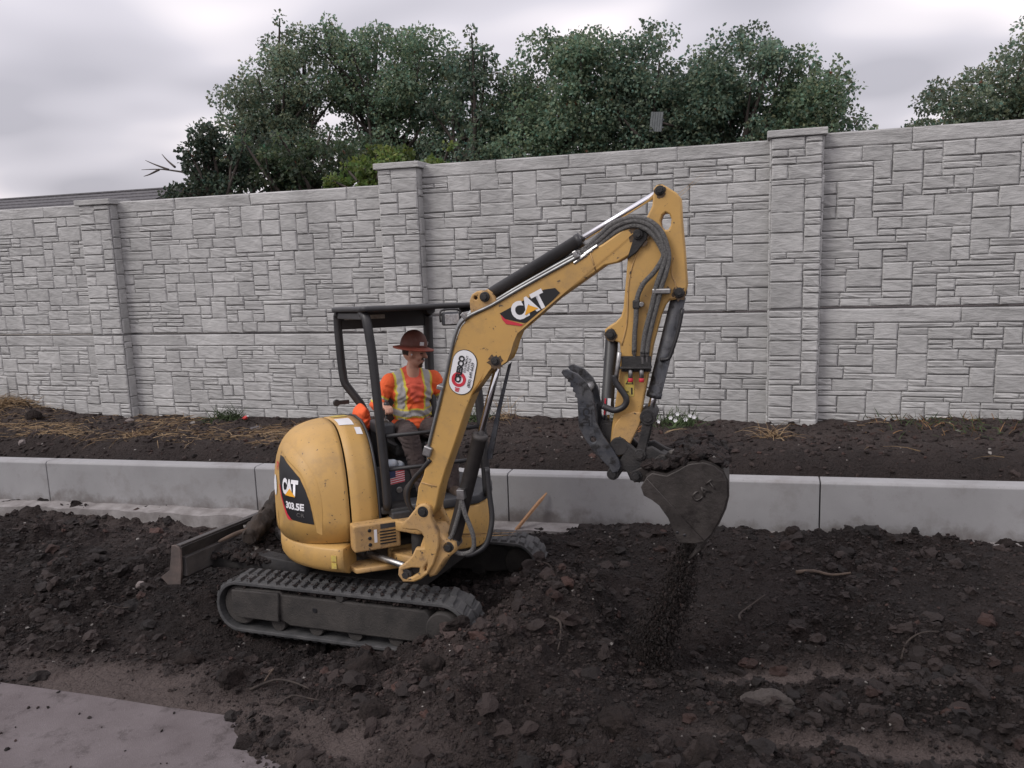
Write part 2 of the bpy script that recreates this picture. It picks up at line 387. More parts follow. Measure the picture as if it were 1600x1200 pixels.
M['yellow_dusty'] = material('dusty_yellow_paint', (.48, .29, .10), .6, 0, (.37, .235, .11), 5, 8, .15, 90, spots=(.13, .085, .058), spots_scale=9, spots_range=(.54, .74), chips=(.05, .036, .028), chips_scale=30, chips_range=(.62, .68))
M['black'] = material('black_paint', (.016, .016, .018), .45, 0, (.03, .029, .03), 5, 6, .05, 90)
M['black_dusty'] = material('dusty_black_steel', (.014, .0135, .014), .65, 0, (.042, .038, .036), 7, 8, .3, 70, (.4, .78))
M['bluesteel'] = material('worn_blue_steel', (.034, .038, .048), .5, .3, (.105, .105, .108), 9, 8, .2, 70, (.35, .7), spots=(.018, .017, .017), spots_scale=16, spots_range=(.5, .62))
M['rubber'] = material('dusty_rubber', (.028, .029, .031), .8, 0, (.085, .083, .083), 7, 8, .3, 60, (.32, .72))
M['frame'] = material('muddy_frame', (.020, .018, .017), .8, 0, (.05, .044, .04), 6, 8, .4, 60, (.35, .7))
M['browndust'] = material('brown_dusty_steel', (.038, .035, .035), .7, 0, (.075, .068, .065), 6, 8, .3, 60)
M['chrome'] = material('chrome_rod', (.75, .75, .77), .12, 1)
M['zinc'] = material('zinc_fitting', (.42, .42, .42), .35, .9, (.25, .24, .23), 20, 4)
M['pipe'] = material('steel_pipe', (.30, .31, .31), .4, .8, (.20, .20, .20), 8, 4)
M['hose'] = material('braided_hose', (.075, .074, .072), .6, 0, (.17, .165, .16), 90, 2, .8, 150)
M['steelworn'] = material('worn_bucket_steel', (.030, .026, .024), .5, .35, (.060, .052, .048), 5, 8, .3, 40, spots=(.02, .016, .015), spots_scale=9, spots_range=(.52, .68))
M['white'] = material('white_print', (.72, .72, .74), .5)
M['red'] = material('red_print', (.52, .03, .05), .5)
M['decalblack'] = material('black_print', (.014, .014, .016), .4)
M['amber'] = material('amber_print', (.75, .36, .03), .5)
M['paleyellow'] = material('yellow_label', (.55, .42, .08), .6, 0, (.42, .32, .10), 30, 3)
M['blue'] = material('blue_print', (.03, .04, .10), .5)
M['lamp'] = material('lamp_glass', (.35, .35, .35), .15, .6, (.55, .55, .55), 60, 2)
M['plastic'] = material('dark_plastic', (.03, .032, .038), .55, 0, (.05, .05, .052), 8, 4)
M['seat'] = material('black_vinyl', (.02, .019, .019), .6)
M['orange'] = material('orange_fabric', (.85, .13, .035), .85, 0, (.72, .10, .03), 9, 4, .5, 18)
M['wood'] = material('raw_wood', (.42, .24, .13), .8, 0, (.30, .17, .09), 5, 5, .3, 40, stretch=(1, 1, 8))
M['bark'] = material('bark', (.016, .012, .010), .95, 0, (.050, .037, .029), 9, 8, 1.0, 24, stretch=(1, 1, .35))
M['rock'] = material('pale_rock', (.22, .19, .18), .9, 0, (.12, .10, .095), 7, 8, .6, 30)
M['clodbig'] = material('big_clod', (.010, .0076, .007), .95, 0, (.032, .0235, .021), 6, 9, 1.0, 26, (.3, .7), spec=.25, bump_dist=.04)
M['straw'] = attr_material('straw', .8)
M['leaf'] = attr_material('leaf', .5, translucent=.5, spec=.5)
M['trunk'] = material('tree_bark', (.045, .037, .032), .95, 0, (.09, .075, .065), 4, 8, .8, 14, stretch=(1, 1, .3))
M['shingle'] = material('roof_shingle', (.06, .058, .064), .9, 0, (.11, .105, .11), 9, 6, .6, 30)
M['stucco'] = material('stucco', (.42, .39, .35), .9, 0, (.36, .33, .30), 3, 6, .2, 90)

# ------------------------------------------------------------------ ground
def axis(dense, lo, hi):
    a = list(dense); s = dense[1] - dense[0]; x = a[0]; pre = []
    while x > lo: s *= 1.35; x -= s; pre.append(x)
    s = dense[-1] - dense[-2]; x = a[-1]; post = []
    while x < hi: s *= 1.35; x += s; post.append(x)
    return np.array(pre[::-1] + a + post)
def ground():
    xs = axis(np.concatenate([np.arange(-16.5, -7.6, .06), np.arange(-7.6, 3.2, .024), np.arange(3.2, 6, .06)]), -400, 400)
    ys = axis(np.concatenate([np.arange(2.6, 7.90, .024), np.arange(7.90, 12.9, .055)]), -300, 900)
    X, Y = np.meshgrid(xs, ys, indexing='ij')
    Z = height(X, Y)
    far = sstep(60, 200, np.hypot(X, Y - 6)); Z = Z * (1 - far)
    n, m = X.shape
    idx = np.arange(n * m).reshape(n, m)
    q = np.stack([idx[:-1, :-1].ravel(), idx[1:, :-1].ravel(), idx[1:, 1:].ravel(), idx[:-1, 1:].ravel()], 1)
    me = np_mesh('ground', np.stack([X.ravel(), Y.ravel(), Z.ravel()], 1), q, True)
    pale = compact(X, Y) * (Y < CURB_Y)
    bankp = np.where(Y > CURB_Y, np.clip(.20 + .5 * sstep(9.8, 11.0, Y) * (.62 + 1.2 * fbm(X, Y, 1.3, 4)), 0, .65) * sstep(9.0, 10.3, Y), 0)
    old = .34 * dry(X, Y)  # dry earth together with the heap's painted lit face
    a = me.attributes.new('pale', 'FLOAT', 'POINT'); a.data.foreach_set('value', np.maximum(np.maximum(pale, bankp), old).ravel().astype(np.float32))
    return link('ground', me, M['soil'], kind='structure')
GROUND = ground()

def pavement():
    # the old slab's broken edge
    top = [(-14, 4.02), (-9, 4.03), (-5.1, 4.02), (-4.3, 4.035), (-3.7, 4.03), (-3.28, 4.04), (-2.4, 4.0), (-1.5, 3.2), (-1.2, 2.0), (-1.0, 0), (14, -2), (14, -14), (-14, -14)]
    me = plate_mesh('pavement', [top], .10, .008)
    return link('pavement', me, M['pave'], frame=Matrix.Translation((0, 0, -.04)), kind='structure')
pavement()

# ------------------------------------------------------------------ clods and grit (nobody could count them)
def ico(sub):
    bm = bmesh.new(); bmesh.ops.create_icosphere(bm, subdivisions=sub, radius=1)
    v = np.array([p.co[:] for p in bm.verts]); f = np.array([[q.index for q in p.verts] for p in bm.faces]); bm.free(); return v, f
def clod_cloud(name, P, size, sub, cols, flat=.75, rough=.75):
    v, f = ico(sub); n = len(P)
    A = RNG.normal(size=(n, 3, 3)); Q, _ = np.linalg.qr(A)
    sc = size[:, None] * (.65 + .7 * RNG.random((n, 3)))
    d = v[None] * (1 + rough * (RNG.random((n, len(v), 1)) - .5))
    p = np.einsum('nij,nkj->nki', Q, d * sc[:, None, :]); p[..., 2] *= flat
    p += P[:, None, :]
    F = (f[None] + (np.arange(n) * len(v))[:, None, None]).reshape(-1, 3)
    me = np_mesh(name, p.reshape(-1, 3), F, False)
    set_tint(me, np.repeat(cols, len(v), 0))
    return me
def soil_colors(n, pale_share=.010):
    t = RNG.random(n)[:, None]; t = t ** 1.3; c = np.array([.0074, .0054, .0050]) * (1 - t) + np.array([.0235, .0162, .0145]) * t
    red = (RNG.random(n) < .06)[:, None]; c = np.where(red, c * np.array([1.5, 1.15, 1.05]), c)
    pale = (RNG.random(n) < pale_share)[:, None]; c = np.where(pale, np.array([.13, .12, .112]), c)
    return c
def scatter(n, x0, x1, y0, y1, ysq=1.0):
    x = x0 + (x1 - x0) * RNG.random(n); y = y0 + (y1 - y0) * RNG.random(n) ** ysq
    keep = RNG.random(n) > compact(x, y) * 1.05
    slab = (y < 4.06) & (x - 1.31 * (4.08 - y) < -3.3)
    keep &= ~slab | (RNG.random(n) < .015)
    keep &= (y < CURB_Y - .03)
    # clumpy
    keep &= RNG.random(n) < (.25 + 1.5 * (fbm(x, y, 1.6, 3) + .35)) * (.45 + .75 * sstep(-.13, .13, fbm(x + 11, y + 4, .75, 3)))
    return x[keep], y[keep]
def clods():
    x, y = scatter(95000, -8.5, 3.0, 3.0, 7.8, 1.25)
    s = .0055 + .0105 * RNG.random(len(x)) ** 2.2
    z = np.maximum(height(x, y), np.where((y < 4.05) & (x - 1.31 * (4.08 - y) < -3.2), .012, -9)) + s * .25
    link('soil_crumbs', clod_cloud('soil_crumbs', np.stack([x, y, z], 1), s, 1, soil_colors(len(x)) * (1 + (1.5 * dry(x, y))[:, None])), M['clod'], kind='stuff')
    x, y = scatter(11000, -8.5, 3.0, 3.1, 7.75, 1.15)
    s = .014 + .052 * RNG.random(len(x)) ** 3.5
    z = np.maximum(height(x, y), np.where((y < 4.05) & (x - 1.31 * (4.08 - y) < -3.2), .012, -9)) - s * .05
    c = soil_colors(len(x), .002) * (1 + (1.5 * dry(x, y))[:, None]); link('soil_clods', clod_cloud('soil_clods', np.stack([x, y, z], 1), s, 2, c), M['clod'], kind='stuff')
    n = 9000; x = -15.5 + 21 * RNG.random(n); y = 9.0 + 3.5 * RNG.random(n); s = .010 + .035 * RNG.random(n) ** 3
    z = height(x, y) + s * .2; c = soil_colors(n, .004) * 1.8
    k = (RNG.random(n) < .03) & (s < .02); c[k] = (.15, .135, .125)
    link('bank_crumbs', clod_cloud('bank_crumbs', np.stack([x, y, z], 1), s, 1, c), M['clod'], kind='stuff')
clods()
# ------------------------------------------------------------------ low cast concrete wall with its joints
def low_wall():
    fr = Matrix.Translation((-3, CURB_Y, 0))
    root = empty('low_concrete_wall', fr, 'long low smooth grey concrete retaining wall behind the excavator', 'retaining wall'); root['kind'] = 'thing'
    L = 3.05; x0 = -8.604; xs = [x0 + L * k for k in range(-3, 6)]
    for k in range(len(xs) - 1):
        a, b = xs[k] + .006, xs[k + 1] - .006
        mb = MB(); prof = [(0, -.5), (0, None), (.03, None), (.17, None), (CURB_T, None), (CURB_T, -.5)]
        v = []
        for x in (a, b):
            t = curb_top(x); zz = [curb_base(x) - .3, t - .022, t, t, t - .015, curb_base(x) - .3]
            yy = [0, 0, .02, .18, CURB_T, CURB_T]
            v += [(x + 3, y, z) for y, z in zip(yy, zz)]
        f = [(i, (i + 1) % 6, 6 + (i + 1) % 6, 6 + i) for i in range(6)] + [tuple(range(6))[::-1], tuple(range(6, 12))]
        mb.add(v, f); o = mb.build('wall_segment', M['concrete'], root, fr, bevel=.006)
    # footing left standing proud at the foot
    mb = MB(); xs2 = np.arange(-17, 7, .12); v = []; f = []
    for x in xs2:
        w = .20 + .05 * float(fbm(np.array([x]), np.array([1.]), 1.2, 3)[0]) * 2; z = curb_base(x) + .022 + .012 * random.uniform(-1, 1)
        v += [(x + 3, -.001, z + .012), (x + 3, -w + random.uniform(-.012, .012), z - .006), (x + 3, -w - .015, z - .25)]
    for i in range(len(xs2) - 1):
        for j in range(2): f.append((i * 3 + j, i * 3 + j + 1, i * 3 + j + 4, i * 3 + j + 3))
    mb.add(v, f).build('footing', M['footing'], root, fr)
low_wall()

# ------------------------------------------------------------------ tall stone-patterned wall
PIL_W, PIL_PROUD = .675, .22
PX = [-11.721 + 6.083 * k for k in range(3)]
TOPS = [4.035, 4.045, 4.322, 4.365]
PH = 2.44
def ashlar(width, height_, rnd, unit=.078, top=None, wmin=3, wmax=9):
    """random courses: list of (x, z from the top, w, h)"""
    out = []
    z0 = 0
    if top:
        x = 0
        while x < width - .01:
            w = min(rnd.uniform(1.1, 1.9), width - x)
            if width - x - w < .7: w = width - x
            out.append((x, 0, w, top)); x += w
        z0 = top
    rows = []; z = z0
    while z < height_ - .02:
        h = rnd.choice([.068, .078, .088, .096, .104]); h = min(h, height_ - z)
        if height_ - z - h < .07: h = height_ - z
        rows.append((z, h)); z += h
    nc = max(3, int(round(width / unit))); u = width / nc; nr = len(rows)
    occ = [[False] * nc for _ in range(nr)]
    for r in range(nr):
        c = 0
        while c < nc:
            if occ[r][c]: c += 1; continue
            run = 0
            while c + run < nc and not occ[r][c + run]: run += 1
            h = rnd.choices([1, 2, 3, 4], [.46, .35, .155, .035])[0]
            w = rnd.randint(wmin, wmax) if h == 1 else rnd.randint(wmin, min(wmax, 7)) if h == 2 else rnd.randint(max(wmin, min(4, wmax)), min(wmax, 7))
            if w >= run or run - w < wmin: w = run
            if w > wmax + 2 and run > 2 * wmin: w = run // 2
            if w <= 2: h = min(h, 2)
            h = min(h, nr - r)
            if w >= 8: h = min(h, 2)
            for i in range(r, r + h):
                for j in range(c, c + w): occ[i][j] = True
            zz = rows[r][0]; hh = sum(rows[i][1] for i in range(r, r + h))
            out.append((c * u, zz, w * u, hh)); c += w
    return out
def stone_mesh(w, h, rnd, depth=.022):
    g = .0045; nx = 3 + min(4, int(w / .2)); ny = 3 + min(2, int(h / .16))
    jit = [(rnd.uniform(-.006, .006), rnd.uniform(-.005, .005)) for _ in range(4)]
    v = []; f = []
    us = [0, .02 / w] + [i / (nx - 1) for i in range(1, nx - 1)] + [1 - .02 / w, 1]
    vs = [0, .016 / h] + [i / (ny - 1) for i in range(1, ny - 1)] + [1 - .016 / h, 1]
    sl = (rnd.uniform(-.010, .010), rnd.uniform(-.012, .006), rnd.uniform(0, .012))
    for j, b in enumerate(vs):
        for i, a in enumerate(us):
            e = i in (0, len(us) - 1) or j in (0, len(vs) - 1)
            jx = (jit[0][0] * (1 - a) * (1 - b) + jit[1][0] * a * (1 - b) + jit[2][0] * a * b + jit[3][0] * (1 - a) * b)
            jz = (jit[0][1] * (1 - a) * (1 - b) + jit[1][1] * a * (1 - b) + jit[2][1] * a * b + jit[3][1] * (1 - a) * b)
            d = depth * .66 if e else depth + sl[2] + sl[0] * (a - .5) + sl[1] * (b - .5) + rnd.uniform(-.005, .005)
            rx = rnd.uniform(-.003, .003)
            v.append((g + a * (w - 2 * g) + jx + rx, -d, -(g + b * (h - 2 * g)) + jz + rnd.uniform(-.003, .003)))
    n = len(us); m = len(vs)
    for j in range(m - 1):
        for i in range(n - 1): f.append((j * n + i, (j + 1) * n + i, (j + 1) * n + i + 1, j * n + i + 1))
    ring = [i for i in range(n)] + [j * n + n - 1 for j in range(1, m)] + [(m - 1) * n + i for i in range(n - 2, -1, -1)] + [j * n for j in range(m - 2, 0, -1)]
    o = len(v)
    for q in ring: v.append((v[q][0], .004, v[q][2]))
    for k in range(len(ring)):
        k2 = (k + 1) % len(ring); f.append((ring[k], ring[k2], o + k2, o + k))
    return mesh('stone', v, f)
def stones(root, frame, width, height_, seed, top=None, wmin=3, wmax=9, unit=.078):
    rnd = random.Random(seed)
    for (x, z, w, h) in ashlar(width, height_, rnd, unit, top, wmin, wmax):
        link('stone', stone_mesh(w, h, rnd), M['stone'], root, frame @ Matrix.Translation((x, 0, -z)))
def tall_wall():
    ends = [PX[0] - 6.083] + PX + [PX[2] + 6.083]
    where = ['left of the leftmost pillar', 'between the leftmost and middle pillars', 'between the middle and rightmost pillars', 'right of the rightmost pillar']
    for k in range(4):
        a = ends[k] + PIL_W / 2 - .02; b = ends[k + 1] - PIL_W / 2 + .02; w = b - a
        bay = empty('stone_wall', Matrix.Translation(((a + b) / 2, WALL_Y, 0)), 'tall grey stone-patterned wall bay ' + where[k], 'wall', 'stone-patterned wall bays'); bay['kind'] = 'thing'
        for lev, (zt, hh) in enumerate(((TOPS[k], PH - .012), (TOPS[k] - PH - .016, PH))):
            fr = Matrix.Translation((a, WALL_Y, zt))
            mb = MB().box((w / 2, .085, -hh / 2), (w, .17, hh))
            o = mb.build('wall_panel', M['wallback'], bay, fr)
            stones(o, fr, w, hh, 100 + k * 7 + lev * 31, top=.21)
    nm = ['leftmost of the three grey stone-patterned pillars, beyond the blade', 'middle grey stone-patterned pillar rising behind the canopy', 'rightmost grey stone-patterned pillar, right of the excavator arm']
    for k, x in enumerate(PX):
        top = [4.09, 4.36, 4.42][k]; y = WALL_Y - PIL_PROUD; fr = Matrix.Translation((x, y, top))
        root = empty('wall_pillar', Matrix.Translation((x, y, 0)), nm[k], 'pillar', 'stone-patterned wall pillars'); root['kind'] = 'thing'
        hh = top + .9
        zj = TOPS[min(k + 1, 3)] - PH; h1 = top - .10 - zj
        MB().box((0, .26, -hh / 2 - .05), (PIL_W, .50, hh - .1)).build('core', M['wallback'], root, fr)
        for (z0, h, sd) in ((.10, h1 - .010, 1), (.10 + h1 + .016, hh - .1 - h1 - .02, 2)):
            stones(root, fr @ Matrix.Translation((-PIL_W / 2, .01, -z0)), PIL_W, h, 400 + k * 11 + sd, wmin=2, wmax=4, unit=.105)
            for sgn in (-1, 1):                       # the returns
                m = Matrix.Rotation(R(90) * sgn, 4, 'Z')
                f2 = fr @ Matrix.Translation((sgn * (PIL_W / 2 - .006), 0.015 if sgn > 0 else .205, -z0)) @ m
                rnd = random.Random(900 + k * 5 + sd + sgn)
                z = 0
                while z < h - .02:
                    q = min(rnd.choice([.12, .2, .27, .33, .4]), h - z)
                    if h - z - q < .08: q = h - z
                    link('stone', stone_mesh(.19, q, rnd, .02), M['stone'], root, f2 @ Matrix.Translation((0, 0, -z))); z += q
        MB().box((0, .235, -.048), (PIL_W + .12, .57, .096)).build('cap', M['stone'], root, fr, bevel=.012)
tall_wall()
# ------------------------------------------------------------------ excavator frames
C0 = Vector((-3.0, 6.03, -.06))
UPV = Vector((-.02, .05, 1)).normalized()
def frame_from(o, xdir, up):
    z = Vector(up).normalized(); x = Vector(xdir); x = (x - z * x.dot(z)).normalized(); y = z.cross(x)
    return Matrix(((x.x, y.x, z.x, o[0]), (x.y, y.y, z.y, o[1]), (x.z, y.z, z.z, o[2]), (0, 0, 0, 1)))
def heading(deg): return Vector((math.cos(R(deg)), math.sin(R(deg)), 0))
UC = frame_from(C0, heading(-4), UPV)          # undercarriage: x along the tracks
UP = frame_from(C0, heading(-49), UPV)         # upper structure: x forward, y to the machine's left
BS, BN = heading(2), Vector((math.sin(R(2)), -math.cos(R(2)), 0))
F0 = Vector((-2.32, 5.25, 0))
BM = Matrix(((BS.x, 0, BN.x, F0.x), (BS.y, 0, BN.y, F0.y), (0, 1, 0, 0), (0, 0, 0, 1)))   # boom plane: x out, y up, z towards the camera side
EX = empty('excavator', UC, 'yellow mini excavator with black canopy emptying its bucket on the dirt', 'excavator')

# --- undercarriage
def belt_path(n=18, r=.205, a=.905, zc=.185):
    p = []
    for k in range(n + 1):
        t = R(90) + math.pi * k / n; p.append((-a + r * math.cos(t), zc + r * math.sin(t)))
    for k in range(n + 1):
        t = R(-90) + math.pi * k / n; p.append((a + r * math.cos(t), zc + r * math.sin(t)))
    return p
def resample(p, n):
    P = [Vector((q[0], q[1], 0)) for q in p]; P.append(P[0]); d = [0]
    for i in range(1, len(P)): d.append(d[-1] + (P[i] - P[i - 1]).length)
    out = []
    for k in range(n):
        s = d[-1] * k / n; i = max(j for j in range(len(d)) if d[j] <= s); i = min(i, len(P) - 2)
        t = (s - d[i]) / max(d[i + 1] - d[i], 1e-9); q = P[i].lerp(P[i + 1], t); tg = (P[i + 1] - P[i]).normalized()
        out.append((q.x, q.y, tg.x, tg.y))
    return out
def lug_mesh():
    v = []; w = .125
    for (x, z) in ((-.032, 0), (-.022, .019), (.022, .019), (.032, 0)):
        for y in (0, w): v.append((x + (.012 if y else -.012), y if z == 0 else min(max(y, .010), w - .008), z))
    f = [(0, 1, 3, 2), (2, 3, 5, 4), (4, 5, 7, 6), (0, 2, 4, 6), (1, 7, 5, 3)]
    return MB().add(v, f).mesh('lug')
def track(yc, outer):
    """yc: centre of the belt; outer: -1 for the camera side"""
    tw = .30; path = belt_path(); inner = belt_path(r=.178)
    mb = MB(); n = len(path); v = []; f = []
    for (a, b) in zip(path, inner):
        v += [(a[0], yc - tw / 2, a[1]), (a[0], yc + tw / 2, a[1]), (b[0], yc + tw / 2, b[1]), (b[0], yc - tw / 2, b[1])]
    for i in range(n):
        j = (i + 1) % n
        for k in range(4): f.append((i * 4 + k, i * 4 + (k + 1) % 4, j * 4 + (k + 1) % 4, j * 4 + k))
    t = mb.add(v, f).build('track', M['rubber'], EX, UC, bevel=.006)
    lm = lug_mesh(); lm.materials.append(M['rubber'])
    N = 58
    for k, (x, z, tx, tz) in enumerate(resample(path, N)):
        nrm = Vector((tz, 0, -tx))                      # outward for this winding
        if nrm.dot(Vector((x - max(-.9, min(.9, x)), 0, z - .185))) < 0: nrm = -nrm
        T = Vector((tx, 0, tz)); Yv = nrm.cross(T)
        for side in (0, 1):
            off = (0 if side == 0 else .5)
            o_ = Vector((x, yc + (.012 if side else -.137), z)) + T * (off * .085)
            Rm = Matrix(((T.x, 0, nrm.x), (T.y, 1, nrm.y), (T.z, 0, nrm.z)))
            if abs(off) and abs(z - .185) < .19 and abs(x) > .9: o_ = Vector((x, yc + .012, z))
            link('lug', lm, None, t, UC @ Matrix.Translation(o_) @ Rm.to_4x4())
    # frame, idler, sprocket, rollers
    yo = yc + outer * (tw / 2 - .03); s = outer
    fr = plate_mesh('track_frame', [[(-.93, .33), (-.50, .345), (-.48, .318), (.76, .318), (.80, .28), (.80, .10), (.66, .07), (-.42, .072), (-.48, .10), (-.90, .10), (-.95, .14), (-.96, .28)]], .17, .012)
    Rx = Matrix.Rotation(R(90), 4, 'X')
    link('track_frame', fr, M['frame'], EX, UC @ Matrix.Translation((0, yo + .07 * -outer, 0)) @ Rx)
    pl = plate_mesh('frame_cover', [[(-.94, .325), (-.50, .335), (-.50, .105), (-.89, .105), (-.94, .14)]], .03, .008)
    link('frame_cover', pl, M['frame'], EX, UC @ Matrix.Translation((0, yo + outer * .03, 0)) @ Rx)
    MB().cyl((.905, yo + outer * .03, .185), (.905, yo - outer * .18, .185), .135, 28, .012).build('idler_wheel', M['frame'], EX, UC, True)
    MB().cyl((-.905, yo - outer * .01, .185), (-.905, yo - outer * .2, .185), .16, 28, .012).build('sprocket', M['frame'], EX, UC, True)
    for x in (-.55, -.2, .15, .5): MB().cyl((x, yo - outer * .01, .07), (x, yo - outer * .16, .07), .065, 16).build('roller', M['frame'], EX, UC, True)
    MB().cyl((-.18, yo + outer * .017, .225), (-.18, yo + outer * .021, .225), .02, 14, .001).build('grease_port', M['decalblack'], EX, UC, True)
    MB().cyl((.05, yo + outer * .02, .345), (.05, yo - outer * .12, .345), .035, 16).build('carrier_roller', M['frame'], EX, UC, True)
track(-.74, -1); track(.74, 1)
def undercarriage():
    mb = MB().box((0, 0, .33), (.9, 1.2, .16)).box((0, 0, .44), (.62, .62, .10))
    mb.cyl((0, 0, .45), (0, 0, .56), .36, 32)
    mb.build('car_body', M['frame'], EX, UC, bevel=.012)
    # dozer blade: curved plate, end plates, push arms
    y0, y1 = -.87, .87
    prof = [(-1.475, .63), (-1.49, .60), (-1.52, .54), (-1.535, .47), (-1.53, .41), (-1.55, .36), (-1.58, .315)]
    v = []; f = []
    for y in (y0, y1):
        for (x, z) in prof: v.append((x, y, z))
        for (x, z) in prof: v.append((x + .035, y, z - (.0 if z < .6 else .004)))
    n = len(prof)
    for i in range(n - 1):
        f += [(i, i + 1, 2 * n + i + 1, 2 * n + i), (n + i, 3 * n + i, 3 * n + i + 1, n + i + 1)]
    f += [(0, 2 * n, 3 * n, n), (n - 1, 2 * n - 1, 4 * n - 1, 3 * n - 1)]
    f += [tuple(range(n)) + tuple(range(2 * n - 1, n - 1, -1)), tuple(range(3 * n - 1, 2 * n - 1, -1)) + tuple(range(3 * n, 4 * n))]
    b = MB().add(v, f).build('blade', M['browndust'], EX, UC)
    MB().box((-1.475, 0, .638), (.055, 1.74, .014)).box((-1.452, 0, .455), (.05, 1.70, .16)).build('blade_rib', M['browndust'], b, UC, bevel=.004)
    Rx = Matrix.Rotation(R(90), 4, 'X')
    ep = plate_mesh('end_plate', [[(-1.50, .645), (-1.46, .63), (-1.44, .60), (-1.445, .45), (-1.465, .315), (-1.60, .30), (-1.67, .36), (-1.57, .43), (-1.545, .55), (-1.53, .64)]], .02, .004)
    mud = material('brown_steel', (.10, .075, .066), .8, 0, (.06, .048, .044), 8, 6, .3, 50)
    for y in (y0 - .01, y1 + .01): link('end_plate', ep, mud, b, UC @ Matrix.Translation((0, y, 0)) @ Rx)
    MB().box((-1.438, -.80, .46), (.006, .05, .10)).build('reflector', M['paleyellow'], b, UC)
    for s in (-1, 1):
        pts = [(-1.46, s * .55), (-1.46, s * .40), (-1.08, s * .36), (-.42, s * .52), (-.42, s * .64), (-1.10, s * .50)]
        pm = plate_mesh('push_arm', [pts], .14, .008)
        link('push_arm', pm, M['black_dusty'], EX, UC @ Matrix.Translation((0, 0, .42)))
    MB().cyl((-1.46, 0, .47), (-.55, 0, .40), .05, 16).build('blade_cylinder', M['black_dusty'], EX, UC, True)
undercarriage()

# --- upper structure
def arc_pts(a0, a1, r, n): return [(r * math.cos(R(a0 + (a1 - a0) * k / n)), r * math.sin(R(a0 + (a1 - a0) * k / n))) for k in range(n + 1)]
def arc_wall(name, a0, a1, prof, mat, n=48, thick=.08, parent=None, bevel=0):
    """a curved wall round the swing centre; prof: (radius, z) from bottom to top"""
    v = []; f = []; m = len(prof) * 2
    pr = list(prof) + [(r - thick, z) for r, z in reversed(prof)]
    for k in range(n + 1):
        t = R(a0 + (a1 - a0) * k / n)
        for r, z in pr: v.append((r * math.cos(t), r * math.sin(t), z))
    for k in range(n):
        for i in range(m): f.append((k * m + i, k * m + (i + 1) % m, (k + 1) * m + (i + 1) % m, (k + 1) * m + i))
    f += [tuple(range(m)), tuple(range(n * m, (n + 1) * m))[::-1]]
    return MB().add(v, f).build(name, mat, parent or EX, UP, bevel=bevel)
def upper():
    cw = arc_wall('counterweight', -38, -300, [(.80, .515), (.862, .545), (.885, .585), (.89, .64), (.888, .715), (.878, .728)], M['yellow'], 72, .22)
    cw.data.polygons.foreach_set('use_smooth', [len(p.vertices) == 4 for p in cw.data.polygons])
    # turntable and floor
    MB().box((-.05, 0, .60), (1.15, 1.1, .16)).build('turntable_frame', M['frame'], EX, UP, bevel=.01)
    fl = [(.58, -.205)] + [(.60, -.20), (.60, -.16), (.66, -.15), (.66, .50)] + arc_pts(48, 170, .86, 20) + [(-.8, -.2)]
    link('floor', plate_mesh('floor', [fl], .05, .006), M['black_dusty'], EX, UP @ Matrix.Translation((0, 0, .945)))
    # front left body panel
    fp = [(.70, .03), (.70, .46)] + arc_pts(38, 80, .885, 14) + [(.13, .75), (.55, .5), (.58, .03)]
    o = link('front_panel', plate_mesh('front_panel', [fp], .35, .02), M['yellow'], EX, UP @ Matrix.Translation((0, 0, .745)))
    fs = [(.71, .0), (.71, .47)] + arc_pts(39, 80, .893, 14) + [(.13, .74), (.5, .45), (.5, 0)]
    link('bumper_strip', plate_mesh('bumper_strip', [fs], .075, .01), M['plastic'], EX, UP @ Matrix.Translation((0, 0, .962)))
    link('panel_label', plate_mesh('panel_label', [[(0, 0), (.05, 0), (.05, .055), (0, .055)]], .004, .001), M['paleyellow'], o,
         UP @ Matrix.Translation((.703, .36, .755)) @ Matrix.Rotation(R(90), 4, 'Z') @ Matrix.Rotation(R(90), 4, 'X'))
    # box with the grille
    bx = MB().box((.665, -.285, .795), (.13, .36, .205)).build('grille_box', M['yellow_dusty'], EX, UP, bevel=.012)
    for k in range(5): MB().box((.7295, -.205, .735 + k * .023), (.006, .125, .011)).build('slot', M['decalblack'], bx, UP)
    MB().box((.7305, -.19, .868), (.004, .14, .036)).build('label', M['plastic'], bx, UP)
    MB().box((.7305, -.30, .80), (.004, .022, .10)).build('label', M['white'], bx, UP)
    for z in (.74, .79, .85): MB().cyl((.728, -.345, z), (.738, -.345, z), .014, 12).build('latch', M['decalblack'], bx, UP, True)
    MB().box((.63, -.02, .90), (.12, .26, .09)).build('step', M['plastic'], EX, UP, bevel=.01)
    # swing support on the main frame
    sup = [(.40, -.17), (.72, -.15), (.92, -.03), (.95, .06), (.90, .13), (.70, .18), (.40, .2)]
    link('swing_support', plate_mesh('swing_support', [sup], .08, .012), M['yellow_dusty'], EX, UP @ Matrix.Translation((0, 0, .855)))
    link('swing_support', plate_mesh('swing_support', [sup], .07, .012), M['yellow_dusty'], EX, UP @ Matrix.Translation((0, 0, .60)))
    link('frame_flange', plate_mesh('frame_flange', [[(.5, -.5), (.72, -.46), (.76, -.10), (.5, .0)]], .04, .008), M['yellow_dusty'], EX, UP @ Matrix.Translation((0, 0, .548)))
    MB().cyl((.80, .02, .55), (.80, .02, .92), .062, 20).build('swing_pin', M['black_dusty'], EX, UP, True)
upper()

